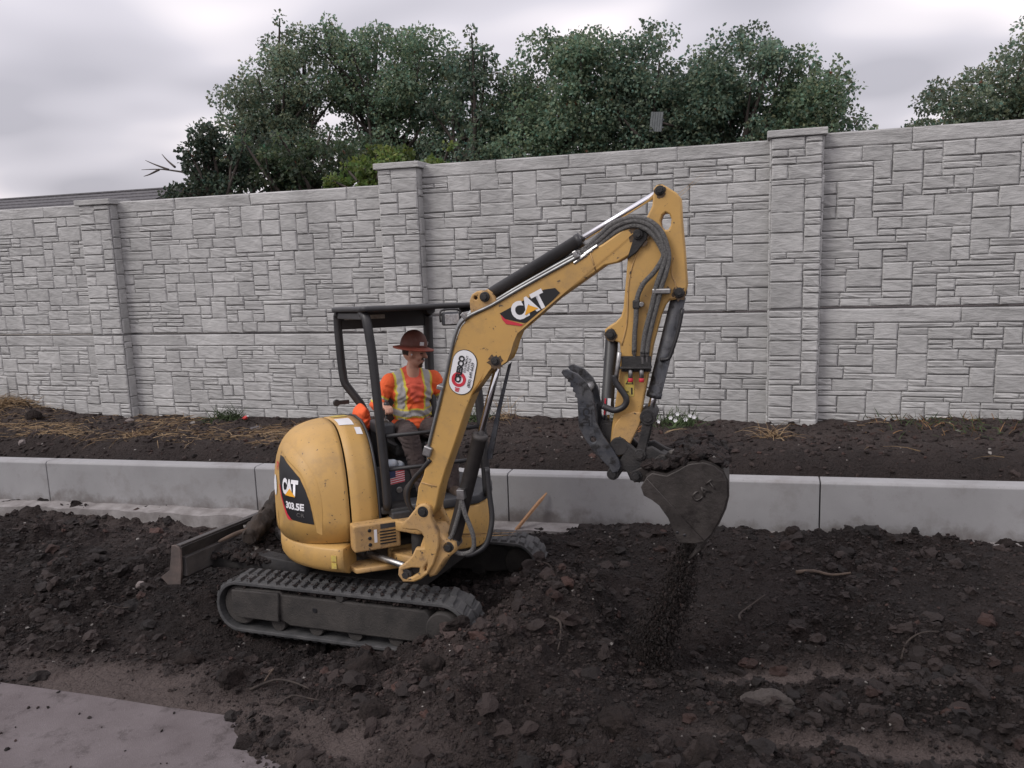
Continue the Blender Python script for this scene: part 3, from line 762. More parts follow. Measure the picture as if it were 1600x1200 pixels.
# --- hood: one curved shell in two pieces with a seam
HX, HY, HZ0, HAF, HAR, HB, HC_ = -.10, -.20, .735, .665, .70, .69, .875
def hood_exps(c, s):
    w = abs(s) ** 2; return 2.9, 2.6 * (1 - w) + 4.2 * w
def hood_at(phi, z):
    c, s = math.cos(phi), math.sin(phi); n, m = hood_exps(c, s)
    zz = min(max((z - HZ0) / HC_, 0), .99999); k = (1 - zz ** m) ** (1 / m)
    a = HAF if c > 0 else HAR
    rho = (abs(c / a) ** n + abs(s / HB) ** n) ** (-1 / n) * k
    return Vector((HX + rho * c, HY + rho * s, z))
def hood_slice(y, n=30):
    """profile over the hood at a constant y, front bottom to rear bottom"""
    out = []; Y = -(y - HY); 
    def zmax(X):
        rr = math.hypot(X, Y); c, s = (X / rr, -Y / rr) if rr > 1e-6 else (0, -1)
        nn, m = hood_exps(c, s); a = HAF if X > 0 else HAR
        q = ((abs(X) / a) ** nn + (Y / HB) ** nn) ** (1 / nn)
        return HC_ * max(0, 1 - q ** m) ** (1 / m)
    q = max(0, 1 - (Y / HB) ** 2.9) ** (1 / 2.9)
    for k in range(n + 1):
        t = math.pi * k / n; c = math.cos(t); c = math.copysign(abs(c) ** .55, c)
        X = (HAF if c > 0 else HAR) * q * c
        out.append((HX + X, y, HZ0 + (zmax(X) if 0 < k < n else 0)))
    return out
def hood():
    def shell(name, ys, mat):
        rows = [hood_slice(y) for y in ys]; n = len(rows[0]); v = [p for r in rows for p in r]; f = []
        for i in range(len(rows) - 1):
            for k in range(n - 1): f.append((i * n + k, i * n + k + 1, (i + 1) * n + k + 1, (i + 1) * n + k))
        o = MB().add(v, f).build(name, mat, EX, UP, True)
        sd = o.modifiers.new('shell', 'SOLIDIFY'); sd.thickness = .012; sd.offset = -1
        return o
    inner = [-.225, -.29, -.36, -.432]
    outer = [-.446] + [HY - HB * math.sin(R(a)) for a in (24, 29, 34, 39, 44, 49, 54, 59, 64, 69, 74, 79, 83, 86, 88.5, 89.6)]
    st = shell('hood_front', inner, M['yellow']); door = shell('hood_door', outer, M['yellow'])
    # dark seal and inner wall facing the seat
    sl = hood_slice(-.222); v = [(x, -.205, z) for x, y, z in [(HX + (p[0] - HX) * .985, 0, HZ0 + (p[2] - HZ0) * .985) for p in sl]]
    MB().add(v, [tuple(range(len(v)))]).build('hood_inner_wall', M['plastic'], EX, UP)
    MB().tube([(p[0], -.212, p[2] + .002) for p in sl], .011, 8).build('hood_seal', M['black'], EX, UP, True)
    w2 = [Vector((HX + (p[0] - HX) * .97, -.439, HZ0 + (p[2] - HZ0) * .975)) for p in hood_slice(-.439)]
    MB().add(w2, [tuple(range(len(w2)))]).build('hood_bulkhead', M['black'], EX, UP)
    # decals lie on the door's own curve
    def onto(me, fn, off):
        for vx in me.vertices:
            phi, z = fn(vx.co); p = hood_at(phi, z); e = .02
            n = (hood_at(phi + e, z) - p).cross(hood_at(phi, z + e) - p)
            n.normalize()
            if n.dot(p - Vector((HX, HY, p.z))) < 0: n = -n
            vx.co = p + n * off
        return me
    # black field with a red edge: a grid between two curves (phi, z)
    top = [(-86, 1.36), (-76, 1.36), (-69, 1.335), (-60, 1.295), (-52, 1.235), (-47.5, 1.15), (-44.5, 1.06), (-43, .97), (-42, .885)]
    bot = [(-80, 1.20), (-77, 1.13), (-73, 1.06), (-69, 1.0), (-66.5, .96), (-63, .915), (-58, .90), (-50, .892), (-43, .884)]
    def field(name, t, b, mat, off, par):
        v = []; f = []; m = 7
        for (p, q) in zip(t, b):
            for k in range(m): v.append((p[0] + (q[0] - p[0]) * k / (m - 1), p[1] + (q[1] - p[1]) * k / (m - 1), 0))
        for i in range(len(t) - 1):
            for k in range(m - 1): f.append((i * m + k, i * m + k + 1, (i + 1) * m + k + 1, (i + 1) * m + k))
        me = onto(mesh(name, v, f, True), lambda c: (R(c.x), c.y), off)
        return link(name, me, mat, par, UP)
    # pressed swage that follows the upper edge of the print
    arc2 = [(-92, 1.44), (-84, 1.455), (-72, 1.455), (-60, 1.42), (-49, 1.345), (-41, 1.23), (-37.5, 1.09), (-36.8, .96), (-37.5, .80)]
    edge = [(-90, 1.385), (-79, 1.385), (-70, 1.36), (-59, 1.318), (-50.5, 1.255), (-46, 1.16), (-43, 1.065), (-41.5, .97), (-40.6, .82)]
    prof = [(0, .0005), (.25, .006), (.6, .011), (.9, .014), (1.0, .012), (1.05, .0035)]
    v = []; f = []; m = len(prof)
    for (p, q) in zip(smooth_path([(a, b, 0) for a, b in arc2], 4), smooth_path([(a, b, 0) for a, b in edge], 4)):
        cnt = len(v) // m; fade = min(1, cnt / 5, (32 - cnt) / 9)
        for (t, off) in prof:
            off = .002 + (off - .002) * max(0, fade); ph, z = R(p.x + (q.x - p.x) * t), p.y + (q.y - p.y) * t; P_ = hood_at(ph, z); e = .02
            n_ = (hood_at(ph + e, z) - P_).cross(hood_at(ph, z + e) - P_).normalized()
            if n_.dot(P_ - Vector((HX, HY, P_.z))) < 0: n_ = -n_
            v.append(P_ + n_ * off)
    for i in range(len(v) // m - 1):
        for k in range(m - 1): f.append((i * m + k, i * m + k + 1, (i + 1) * m + k + 1, (i + 1) * m + k))
    MB().add(v, f).build('door_swage', M['yellow'], door, UP, True)
    dec = field('decal', top, bot, M['decalblack'], .003, door)
    field('decal_edge', [(-79, 1.14), (-75, 1.06), (-71, 1.0), (-67, .935), (-63.5, .895)], [(-76.5, 1.14), (-72.5, 1.06), (-68.5, 1.0), (-64, .94), (-59, .897)], M['red'], .005, dec)
    def words(txt, phi0, phi1, z0, z1, mat, off=.007, bold=.03, sp=1.0, slant=0):
        me = text_mesh(txt, 1, bold, sp)
        xs = [q.co.x for q in me.vertices]; ys = [q.co.y for q in me.vertices]; a, b, c, d = min(xs), max(xs), min(ys), max(ys)
        onto(me, lambda q: (R(phi0 + (phi1 - phi0) * (q.x - a) / (b - a)), z0 + slant * (q.x - a) / (b - a) + (z1 - z0) * (q.y - c) / (d - c)), off)
        return link('lettering', me, mat, dec, UP)
    words('CAT', -70.5, -52.5, 1.09, 1.215, M['white'], bold=.055, sp=.86)
    tri = mesh('triangle', [(-65.5, 1.085, 0), (-54.5, 1.085, 0), (-60, 1.145, 0), (-60, 1.085, 0)], [(0, 3, 2), (3, 1, 2)])
    link('triangle', onto(tri, lambda c: (R(c.x), c.y), .010), M['amber'], dec, UP)
    words('303.5E', -65, -48, .985, 1.04, M['white'], bold=.04, sp=.95)
    words('CR', -54, -48, .935, .965, M['zinc'], bold=.0)
    words('779', -93, -84.5, 1.235, 1.30, M['red'], bold=.03)
    # pale round rental mark further round the side
    ring = [(-95 + 6.5 * math.cos(t), 1.10 + .085 * math.sin(t), 0) for t in (2 * math.pi * k / 20 for k in range(20))]
    link('sticker', onto(mesh('sticker', ring, [tuple(range(20))]), lambda c: (R(c.x), c.y), .006), M['white'], door, UP)
    # worn stickers on the crown of the front piece
    def top_patch(x, y, w, d, mat):
        def zt(px, py):
            s = hood_slice(py, 60); return max(np.interp(px, [q[0] for q in s[::-1]], [q[2] for q in s[::-1]]), .7)
        v = [(x + a * w, y + b * d, zt(x + a * w, y + b * d) + .004) for b in (0, .5, 1) for a in (0, .33, .66, 1)]
        f = [(j * 4 + i, j * 4 + i + 1, j * 4 + i + 5, j * 4 + i + 4) for j in range(2) for i in range(3)]
        MB().add(v, f).build('sticker', mat, st, UP)
    top_patch(-.02, -.41, .20, .12, M['white']); top_patch(.22, -.30, .08, .05, M['white']); top_patch(-.28, -.40, .16, .13, M['paleyellow'])
    MB().cyl((.556, -.325, .84), (.572, -.325, .84), .03, 18).build('hood_latch', M['yellow_dusty'], st, UP, True)
    # yellow hazard mark on the counterweight
    for z in (.655, .60):
        a = R(-43); p = Vector((.893 * math.cos(a), .893 * math.sin(a), z))
        MB().box(p, (.006, .042, .045), Matrix.Rotation(a, 4, 'Z')).build('hazard_label', M['paleyellow'], EX, UP)
    # engine cover behind the seat
    ec = [(-.42, -.19), (-.42, .62)] + arc_pts(128, 192, .86, 14)
    link('engine_cover', plate_mesh('engine_cover', [ec], .50, .05), M['yellow_dusty'], EX, UP @ Matrix.Translation((0, 0, 1.0)))
hood()

# --- canopy
def canopy():
    fr, rr, top = .55, -.45, 2.52
    yl, yr = .61, -.245
    def post(pts, r=.036):
        MB().tube(smooth_path(pts, 3), r, 12).build('canopy_post', M['black'], EX, UP, True)
    post([(.62, -.165, .96), (.62, -.17, 1.2), (.605, -.19, 1.7), (.585, -.21, 2.15), (.565, -.228, 2.38), (.53, -.235, 2.46), (.45, -.235, 2.475)])
    post([(.62, .665, .96), (.62, .655, 1.3), (.60, .64, 1.7), (.575, .615, 2.2), (.555, .60, 2.4), (.52, .595, 2.46), (.45, .59, 2.475)])
    post([(-.36, -.04, 1.30), (-.38, -.06, 1.60), (-.43, -.17, 1.80), (-.45, -.215, 1.90), (-.455, -.232, 2.2), (-.452, -.237, 2.40), (-.43, -.237, 2.46), (-.36, -.235, 2.475)])
    post([(-.36, .55, 1.30), (-.38, .56, 1.6), (-.43, .57, 1.85), (-.455, .58, 2.1), (-.452, .585, 2.40), (-.43, .585, 2.46), (-.36, .585, 2.475)], .044)
    # roof: a moulded pan with rounded corners
    def rr_(x0, x1, y0, y1, r, n=5):
        p = []
        for cx, cy, a in ((x1 - r, y1 - r, 0), (x0 + r, y1 - r, 90), (x0 + r, y0 + r, 180), (x1 - r, y0 + r, 270)):
            p += [(cx + r * math.cos(R(a + 90 * k / n)), cy + r * math.sin(R(a + 90 * k / n))) for k in range(n + 1)]
        return p
    rf = link('canopy_roof', plate_mesh('canopy_roof', [rr_(rr - .05, fr + .06, yr - .04, yl + .04, .06)], .042, .014), M['black'], EX, UP @ Matrix.Translation((.0, 0, 2.505)))
    MB().box((rr + .0, (yl + yr) / 2, 2.405), (.02, yl - yr, .15)).box((.05, yr + .0, 2.45), (.85, .02, .05)).build('roof_skirt', M['black'], rf, UP, bevel=.006)
    MB().box((rr + .014, .0, 2.43), (.006, .36, .035)).build('roof_label', M['zinc'], rf, UP)
    # guard bars in front of the operator
    for z in (1.532, 1.27):
        MB().tube([(.62, -.15, z), (.62, .66, z)], .016, 10).build('guard_bar', M['black'], EX, UP, True)
    # lug on the rear post
    MB().cyl((-.42, -.30, 1.70), (-.39, -.30, 1.70), .03, 14).box((-.405, -.24, 1.70), (.02, .10, .035)).build('post_lug', M['black'], EX, UP)
    # work lamp under the roof edge
    lp = MB().box((.635, .415, 2.405), (.06, .14, .105)).build('work_lamp', M['plastic'], EX, UP, bevel=.015)
    MB().box((.667, .415, 2.402), (.006, .116, .08)).build('lens', M['lamp'], lp, UP, bevel=.004)
    MB().tube(smooth_path([(.63, .333, 2.38), (.63, .331, 2.45), (.63, .36, 2.475), (.63, .47, 2.475), (.63, .499, 2.45), (.63, .497, 2.38)], 3), .008, 8).build('bracket', M['black'], lp, UP, True)
canopy()
def cab():
    # seat
    st = MB().box((-.06, .27, 1.32), (.48, .46, .11)).build('seat', M['seat'], EX, UP, bevel=.035)
    MB().box((-.29, .27, 1.58), (.10, .44, .46), Matrix.Rotation(R(-8), 4, 'Y')).build('seat_back', M['seat'], EX, UP, bevel=.035)
    MB().box((-.1, .27, 1.12), (.42, .4, .32)).build('seat_base', M['plastic'], EX, UP, bevel=.02)
    # consoles and levers
    for y in (-.045, .585):
        c = MB().box((.12, y, 1.53), (.34, .13, .10)).box((.0, y, 1.30), (.2, .10, .40)).build('console', M['plastic'], EX, UP, bevel=.02)
        MB().tube([(.22, y + .01, 1.56), (.225, y + .015, 1.66)], .010, 8).lathe((.225, y + .015, 1.635), (.05, .05, 1), [(0, .014), (.02, .020), (.06, .021), (.095, .025), (.115, .014)], 14).build('lever', M['black'], c, UP, True)
    MB().cyl((.20, -.05, 1.585), (.26, -.05, 1.575), .035, 16).build('console_cap', M['zinc'], EX, UP, True)
    # travel levers and pedals
    for y in (.22, .32): MB().tube([(.52, y, .96), (.50, y, 1.2), (.44, y, 1.42)], .012, 8).build('travel_lever', M['black'], EX, UP, True)
    # panel with the flag sticker
    pl = plate_mesh('side_panel', [[(-.20, .95), (.06, .95), (.06, 1.02), (.09, 1.10), (.09, 1.17), (.04, 1.24), (-.20, 1.26)]], .03, .006)
    fr = UP @ Matrix.Translation((.40, 0, 0)) @ Matrix(((0, 0, 1, 0), (1, 0, 0, 0), (0, 1, 0, 0), (0, 0, 0, 1)))
    o = link('side_panel', pl, M['plastic'], EX, fr)
    fl = link('flag_sticker', plate_mesh('flag_sticker', [[(-.10, 1.10), (.040, 1.117), (.040, 1.227), (-.10, 1.21)]], .003, .0005, .017), M['white'], o, fr)
    for k in range(6):
        z0 = 1.103 + k * .0175; link('stripe', plate_mesh('stripe', [[(-.10, z0), (.040, z0 + .016), (.040, z0 + .0245), (-.10, z0 + .0085)]], .003, .0005, .0195), M['red'], fl, fr)
    link('canton', plate_mesh('canton', [[(-.10, 1.155), (-.035, 1.163), (-.035, 1.219), (-.10, 1.21)]], .003, .0005, .022), M['blue'], fl, fr)
    link('button', plate_mesh('button', [[(-.01 + .025 * math.cos(t), 1.055 + .025 * math.sin(t)) for t in (k * math.pi / 8 for k in range(16))]], .012, .003, .02), M['zinc'], o, fr)
cab()
# --- boom, stick, bucket: outlines in the boom plane (metres out from the foot, metres above ground)
OUT = {
'boom': [(-0.004, 1.23), (0.039, 1.316), (0.128, 1.625), (0.19, 1.808), (0.247, 2.011), (0.297, 2.193), (0.335, 2.298), (0.37, 2.372), (0.409, 2.415), (0.474, 2.453), (0.588, 2.506), (0.737, 2.589), (0.892, 2.669), (1.214, 2.824), (1.347, 2.892), (1.462, 2.968), (1.563, 3.007), (1.607, 2.99), (1.63, 2.941), (1.61, 2.895), (1.509, 2.81), (1.435, 2.769), (1.357, 2.755), (1.21, 2.657), (1.047, 2.549), (0.84, 2.396), (0.759, 2.321), (0.725, 2.256), (0.705, 2.196), (0.677, 2.135), (0.64, 2.105), (0.572, 2.092), (0.524, 2.043), (0.481, 1.977), (0.442, 1.928), (0.375, 1.779), (0.29, 1.56), (0.21, 1.364), (0.16, 1.227), (0.129, 1.104), (0.096, 1.027), (0.026, 0.995), (-0.021, 1.021), (-0.037, 1.077), (-0.019, 1.144)],
'rib': [(0.424, 1.895), (0.501, 1.995), (0.541, 2.082), (0.581, 2.188), (0.728, 2.304), (0.834, 2.388), (0.762, 2.330), (0.730, 2.262), (0.710, 2.2), (0.682, 2.142), (0.64, 2.113), (0.574, 2.1), (0.528, 2.05), (0.486, 1.984)],
'stick': [(1.666, 3.191), (1.666, 3.219), (1.686, 3.241), (1.721, 3.243), (1.756, 3.222), (1.807, 3.188), (1.834, 3.152), (1.841, 3.015), (1.857, 2.838), (1.872, 2.62), (1.861, 2.556), (1.825, 2.532), (1.761, 2.522), (1.733, 2.49), (1.705, 2.421), (1.655, 2.237), (1.612, 1.987), (1.578, 1.817), (1.585, 1.766), (1.568, 1.715), (1.539, 1.658), (1.504, 1.588), (1.483, 1.531), (1.431, 1.499), (1.385, 1.528), (1.369, 1.58), (1.383, 1.698), (1.43, 1.998), (1.449, 2.154), (1.442, 2.255), (1.409, 2.267), (1.367, 2.267), (1.347, 2.301), (1.347, 2.343), (1.377, 2.367), (1.419, 2.392), (1.452, 2.425), (1.469, 2.478), (1.484, 2.629), (1.502, 2.81), (1.516, 2.93), (1.565, 3.0), (1.625, 3.052), (1.657, 3.114)],
'hole': [(1.74, 3.071), (1.763, 3.058), (1.775, 3.03), (1.771, 2.991), (1.755, 2.964), (1.731, 2.965), (1.712, 2.986), (1.708, 3.021), (1.72, 3.056)],
'bucket': [(1.629, 1.423), (1.663, 1.451), (1.753, 1.436), (1.821, 1.472), (1.887, 1.515), (1.976, 1.532), (2.041, 1.515), (2.096, 1.47), (2.123, 1.413), (2.127, 1.321), (2.11, 1.238), (2.07, 1.142), (2.027, 1.062), (1.988, 1.016), (1.932, 1.003), (1.831, 1.003), (1.808, 1.044), (1.786, 1.103), (1.763, 1.161), (1.707, 1.242), (1.662, 1.276), (1.611, 1.304), (1.594, 1.357)],
'thumb': [(1.064, 2.068), (1.073, 2.086), (1.103, 2.089), (1.175, 2.057), (1.233, 1.997), (1.268, 1.926), (1.284, 1.83), (1.288, 1.745), (1.334, 1.649), (1.392, 1.565), (1.433, 1.493), (1.448, 1.447), (1.432, 1.408), (1.39, 1.4), (1.364, 1.442), (1.272, 1.537), (1.213, 1.622), (1.173, 1.706), (1.17, 1.828), (1.167, 1.898), (1.152, 1.908), (1.155, 1.934), (1.138, 1.944), (1.141, 1.968), (1.122, 1.977), (1.124, 2.0), (1.106, 2.009), (1.108, 2.023), (1.09, 2.032)],
'coupler': [(1.383, 1.607), (1.437, 1.639), (1.496, 1.598), (1.543, 1.556), (1.59, 1.564), (1.648, 1.578), (1.718, 1.537), (1.787, 1.509), (1.81, 1.462), (1.764, 1.424), (1.694, 1.427), (1.624, 1.406), (1.6, 1.357), (1.564, 1.331), (1.505, 1.347), (1.482, 1.401), (1.458, 1.413), (1.421, 1.356), (1.373, 1.354), (1.356, 1.397), (1.386, 1.447), (1.435, 1.473), (1.459, 1.523), (1.4, 1.534)],
'swing': [(0.049, 1.125), (0.09, 1.107), (0.099, 1.067), (0.096, 1.023), (0.144, 0.922), (0.15, 0.862), (0.144, 0.802), (0.101, 0.68), (0.051, 0.6), (-0.005, 0.555), (-0.061, 0.53), (-0.147, 0.524), (-0.183, 0.576), (-0.175, 0.634), (-0.114, 0.68), (-0.065, 0.729), (-0.035, 0.788), (0.027, 0.795), (0.034, 0.878), (0.014, 0.911), (-0.023, 0.926), (-0.069, 0.923), (-0.131, 0.929), (-0.128, 0.966), (-0.079, 1.014), (0.003, 1.111)],
'swing_hole': [(-0.141, 0.617), (-0.07, 0.638), (-0.012, 0.642), (-0.018, 0.603), (-0.074, 0.569), (-0.137, 0.564)],
'swing_hole2': [(0.023, 0.648), (0.048, 0.684), (0.049, 0.661), (0.037, 0.622), (0.02, 0.615)],
'lug': [(0.436, 2.451), (0.431, 2.547), (0.451, 2.589), (0.488, 2.61), (0.519, 2.605), (0.556, 2.621), (0.591, 2.599), (0.632, 2.526), (0.582, 2.505)],
'guard': [(0.655, 2.093), (0.683, 2.115), (0.599, 1.807), (0.515, 1.424), (0.478, 1.413), (0.48, 1.468), (0.557, 1.762)],
'decal': [(0.648, 2.454), (0.985, 2.612), (1.045, 2.611), (1.061, 2.582), (1.0, 2.529), (0.827, 2.392), (0.809, 2.384), (0.691, 2.42)],
'decal_red': [(0.655, 2.452), (0.692, 2.418), (0.809, 2.384), (0.790, 2.374), (0.690, 2.388), (0.664, 2.420)],
}
OUT['decal'] = [(0.648, 2.460), (0.955, 2.612), (1.030, 2.620), (1.061, 2.588), (1.0, 2.529), (0.835, 2.400), (0.815, 2.394), (0.680, 2.424)]
PIN = {'top': (1.706, 3.208), 'tip': (1.571, 2.943), 'foot': (0.039, 1.065), 'lug': (0.608, 2.141), 'bcyl': (1.822, 2.573), 'bknob': (1.624, 1.777), 'tcyl': (1.386, 2.314), 'tbot': (1.334, 1.695), 'sbot': (1.431, 1.574), 'p1': (1.57, 1.524), 'p2': (1.718, 1.482), 'p3': (1.391, 1.388), 'p4': (1.547, 1.381), 'scyl': (0.543, 2.571)}
def B3(p, z=0): return Vector((p[0], p[1], z))
def bplate(name, outs, thick, mat, z=0, bevel=.008, parent=None):
    return link(name, plate_mesh(name, outs, thick, bevel, z), mat, parent or EX, BM)
def pin(name, p, half, r, mat, parent=None, cap=True):
    mb = MB().cyl(B3(p, -half), B3(p, half), r, 22)
    if cap: mb.cyl(B3(p, half - .001), B3(p, half + .012), r * .62, 6, .002)
    return mb.build(name, mat, parent or EX, BM, True)
def cylinder(name, a, b, split, r, mat, z=0, rod_r=None, parent=None, eye=.045):
    """hydraulic cylinder from a to b, the barrel takes `split` of it"""
    A, Bp = B3(a, z), B3(b, z); d = (Bp - A).normalized(); mid = A.lerp(Bp, split)
    o = MB().lathe(A, d, [(.02, r * .75), (.03, r), ((mid - A).length - .035, r), ((mid - A).length - .034, r * 1.08), ((mid - A).length, r * 1.08), ((mid - A).length + .001, r * .8)], 24).cyl(A + Vector((0, 0, -.055)), A + Vector((0, 0, .055)), eye, 20).build(name, mat, parent or EX, BM, True)
    MB().cyl(mid - d * .03, Bp - d * .03, rod_r or r * .5, 18).build('rod', M['chrome'], o, BM, True)
    MB().cyl(Bp + Vector((0, 0, -.05)), Bp + Vector((0, 0, .05)), eye * .9, 20).build('rod_eye', M['black_dusty'], o, BM, True)
    return o
def sh(pts, dx, dy): return [(a + dx, b + dy) for a, b in pts]
def front_end():
    bo = bplate('boom', [OUT['boom']], .18, M['yellow'], 0, .010)
    bplate('lug_plate', [OUT['rib']], .196, M['yellow'], 0, .006, bo)
    bplate('cylinder_lug', [OUT['lug'], [(.475 + .014 * math.cos(t), 2.565 + .014 * math.sin(t)) for t in (k * math.pi / 6 for k in range(12))]], .13, M['yellow_dusty'], 0, .006, bo)
    # weld beads across the boom
    for (a, b) in (((1.262, 2.848), (1.30, 2.722)), ((.025, 1.27), (.135, 1.245))):
        MB().tube([B3(a, .091), B3(b, .091)], .005, 6).build('weld_bead', M['yellow_dusty'], bo, BM, True)
    # boom print: black field with a red edge, lettering, amber triangle
    dc = bplate('decal', [OUT['decal']], .003, M['decalblack'], .0925, .0005, bo)
    bplate('decal_edge', [OUT['decal_red']], .003, M['red'], .0925, .0005, dc)
    def words(txt, size, cx, cy, ang, mat, z, bold=0, sp=1, sx=1, par=None, shear=0, line=1.0):
        me = text_mesh(txt, size, bold, sp, line=line, shear=shear)
        me.transform(Matrix.Translation((cx, cy, z)) @ Matrix.Rotation(R(ang), 4, 'Z') @ Matrix.Scale(sx, 4, (1, 0, 0)))
        return link('lettering', me, mat, par, BM)
    words('CAT', .155, .850, 2.503, 26, M['white'], .0955, .008, .88, .86, dc)
    a = R(26); ex = Vector((math.cos(a), math.sin(a), 0)); ey = Vector((-math.sin(a), math.cos(a), 0)); c = Vector((.868, 2.468, .098))
    link('triangle', mesh('triangle', [c - ex * .052, c + ex * .052, c + ey * .052], [(0, 1, 2)]), M['amber'], dc, BM)
    # rental company's oval
    ang = 76; a = R(ang); ex = Vector((math.cos(a), math.sin(a), 0)); ey = Vector((-math.sin(a), math.cos(a), 0)); c = Vector((.372, 2.062, 0))
    def stadium(L_, w, n=12):
        p = []
        for k in range(n + 1): t = R(-90) + math.pi * k / n; p.append(c + ex * (L_ / 2 - w + w * math.cos(t)) + ey * w * math.sin(t))
        for k in range(n + 1): t = R(90) + math.pi * k / n; p.append(c + ex * (-L_ / 2 + w + w * math.cos(t)) + ey * w * math.sin(t))
        return [(q.x, q.y) for q in p]
    bplate('sticker_rim', [stadium(.318, .090)], .003, M['decalblack'], .0925, .0005, bo)
    ov = bplate('sticker', [stadium(.308, .085)], .003, M['white'], .0950, .0005, bo)
    cc = c - ex * .055 + ey * .018
    ringo = [(cc.x + .052 * math.cos(t), cc.y + .052 * math.sin(t)) for t in (k * math.pi / 14 for k in range(28))]
    ringi = [(cc.x + .030 * math.cos(t), cc.y + .030 * math.sin(t)) for t in (k * math.pi / 14 for k in range(28))]
    bplate('ring', [ringo, ringi], .003, M['red'], .0975, .0004, ov)
    q = cc - ex * .062 - ey * .002
    for k in range(3): MB().box(q - ex * (.0 + k * .010) + Vector((0, 0, .0985)), (.007, .034 - k * .004, .002), Matrix.Rotation(a, 4, 'Z')).build('bar', M['red'], ov, BM)
    words('CRESCO', .056, c.x + ex.x * .018 + ey.x * .022, c.y + ex.y * .018 + ey.y * .022, ang, M['decalblack'], .1005, .0028, .92, .94, ov)
    words('EQUIPMENT\nRENTALS', .022, c.x + ex.x * .062 - ey.x * .024, c.y + ex.y * .062 - ey.y * .024, ang, M['decalblack'], .1005, .0002, 1, 1, ov)
    words('(800) 649-6629', .030, c.x - ex.x * .005 - ey.x * .060, c.y - ex.y * .005 - ey.y * .060, ang, M['decalblack'], .1005, .0004, 1, .95, ov)
    # stick
    sk = bplate('stick', [OUT['stick'], OUT['hole']], .14, M['yellow'], 0, .010)
    MB().tube([B3(p, .070) for p in smooth_path([(1.60, 2.90, 0), (1.54, 2.78, 0), (1.505, 2.64, 0), (1.497, 2.48, 0), (1.487, 2.36, 0), (1.455, 2.24, 0)], 3)], .006, 6).build('weld_bead', M['yellow_dusty'], sk, BM, True)
    MB().tube([B3(p, .070) for p in smooth_path([(1.79, 2.80, 0), (1.775, 2.70, 0), (1.80, 2.62, 0), (1.80, 2.55, 0), (1.76, 2.535, 0)], 3)], .005, 6).build('weld_bead', M['yellow_dusty'], sk, BM, True)
    bplate('stick_cheek', [[(1.375, 1.60), (1.40, 1.71), (1.45, 1.78), (1.53, 1.805), (1.578, 1.80), (1.585, 1.766), (1.568, 1.715), (1.539, 1.658), (1.504, 1.588), (1.483, 1.531), (1.431, 1.499), (1.385, 1.528)]], .172, M['yellow_dusty'], 0, .008, sk)
    wl = bplate('warning_label', [[(1.468, 1.905), (1.530, 1.905), (1.540, 2.05), (1.474, 2.05)]], .003, M['paleyellow'], .072, .0005, sk)
    for p in ([(1.478, 1.985), (1.530, 1.985), (1.505, 2.035)],):
        bplate('warning_triangle', [p, [(p[0][0] + .010, p[0][1] + .006), (p[1][0] - .010, p[1][1] + .006), (p[2][0], p[2][1] - .012)]], .002, M['decalblack'], .0745, .0003, wl)
    MB().box((1.518, 1.94, .0745), (.010, .045, .002)).box((1.488, 1.935, .0745), (.018, .006, .002)).build('warning_figure', M['decalblack'], wl, BM)
    # pins
    pin('pin', PIN['top'], .085, .030, M['black_dusty']); pin('pin', PIN['foot'], .13, .042, M['black_dusty'])
    pin('pin', PIN['bcyl'], .085, .032, M['black_dusty']); pin('pin', PIN['tcyl'], .085, .034, M['black_dusty'])
    pin('pin', PIN['lug'], .105, .032, M['black_dusty']); pin('pin', PIN['scyl'], .085, .034, M['black_dusty'])
    pin('pin', PIN['sbot'], .105, .060, M['black_dusty'], cap=False); pin('pin', PIN['bknob'], .125, .052, M['black_dusty'])
    o = bplate('pin_retainer', [[(1.535, 2.90), (1.555, 2.975), (1.60, 2.99), (1.635, 2.95), (1.625, 2.91), (1.56, 2.83), (1.50, 2.79)]], .196, M['black_dusty'], 0, .006, bo)
    pin('pin', PIN['tip'], .112, .032, M['black_dusty'])
    gm = material('grease_stain', (.045, .030, .022), .6, 0, (.12, .075, .035), 30, 6)
    for key, r_, zz, par, sd in (('lug', .062, .0993, bo, 1), ('tip', .075, .0915, bo, 2), ('foot', .075, .0915, bo, 3), ('bcyl', .050, .0715, sk, 4), ('top', .042, .0715, sk, 5), ('tcyl', .046, .0715, sk, 6)):
        rr_ = random.Random(sd); c_ = PIN[key]
        bplate('grease_stain', [[(c_[0] + r_ * rr_.uniform(.6, 1.05) * math.cos(t), c_[1] - r_ * .15 + r_ * rr_.uniform(.6, 1.1) * math.sin(t)) for t in (k * math.pi / 11 for k in range(22))]], .002, gm, zz, .0004, par)
    # cylinders
    cylinder('stick_cylinder', PIN['scyl'], PIN['top'], .56, .045, M['black'], 0, .021)
    cylinder('boom_cylinder', (.205, .80), PIN['lug'], .60, .052, M['browndust'], -.01, .024, eye=.055)
    bplate('cylinder_guard', [sh(OUT['guard'], .0, 0)], .012, M['bluesteel'], -.05, .003)
    bc = cylinder('bucket_cylinder', PIN['bcyl'], PIN['bknob'], .86, .047, M['bluesteel'], 0, .024)
    MB().tube(smooth_path([B3((1.842, 2.47), .05), B3((1.815, 2.33), .055), B3((1.775, 2.20), .055), B3((1.752, 2.15), .055), B3((1.70, 2.145), .055)], 3), .012, 8).build('feed_pipe', M['black'], bc, BM, True)
    tc = cylinder('thumb_cylinder', PIN['tcyl'], PIN['tbot'], .82, .043, M['black'], 0, .022)
    MB().box((1.362, 1.83, .046), (.022, .11, .003), Matrix.Rotation(R(-5), 4, 'Z')).build('label', M['white'], tc, BM)
    MB().box((1.336, 1.83, .047), (.010, .11, .003), Matrix.Rotation(R(-5), 4, 'Z')).build('label', M['red'], tc, BM)
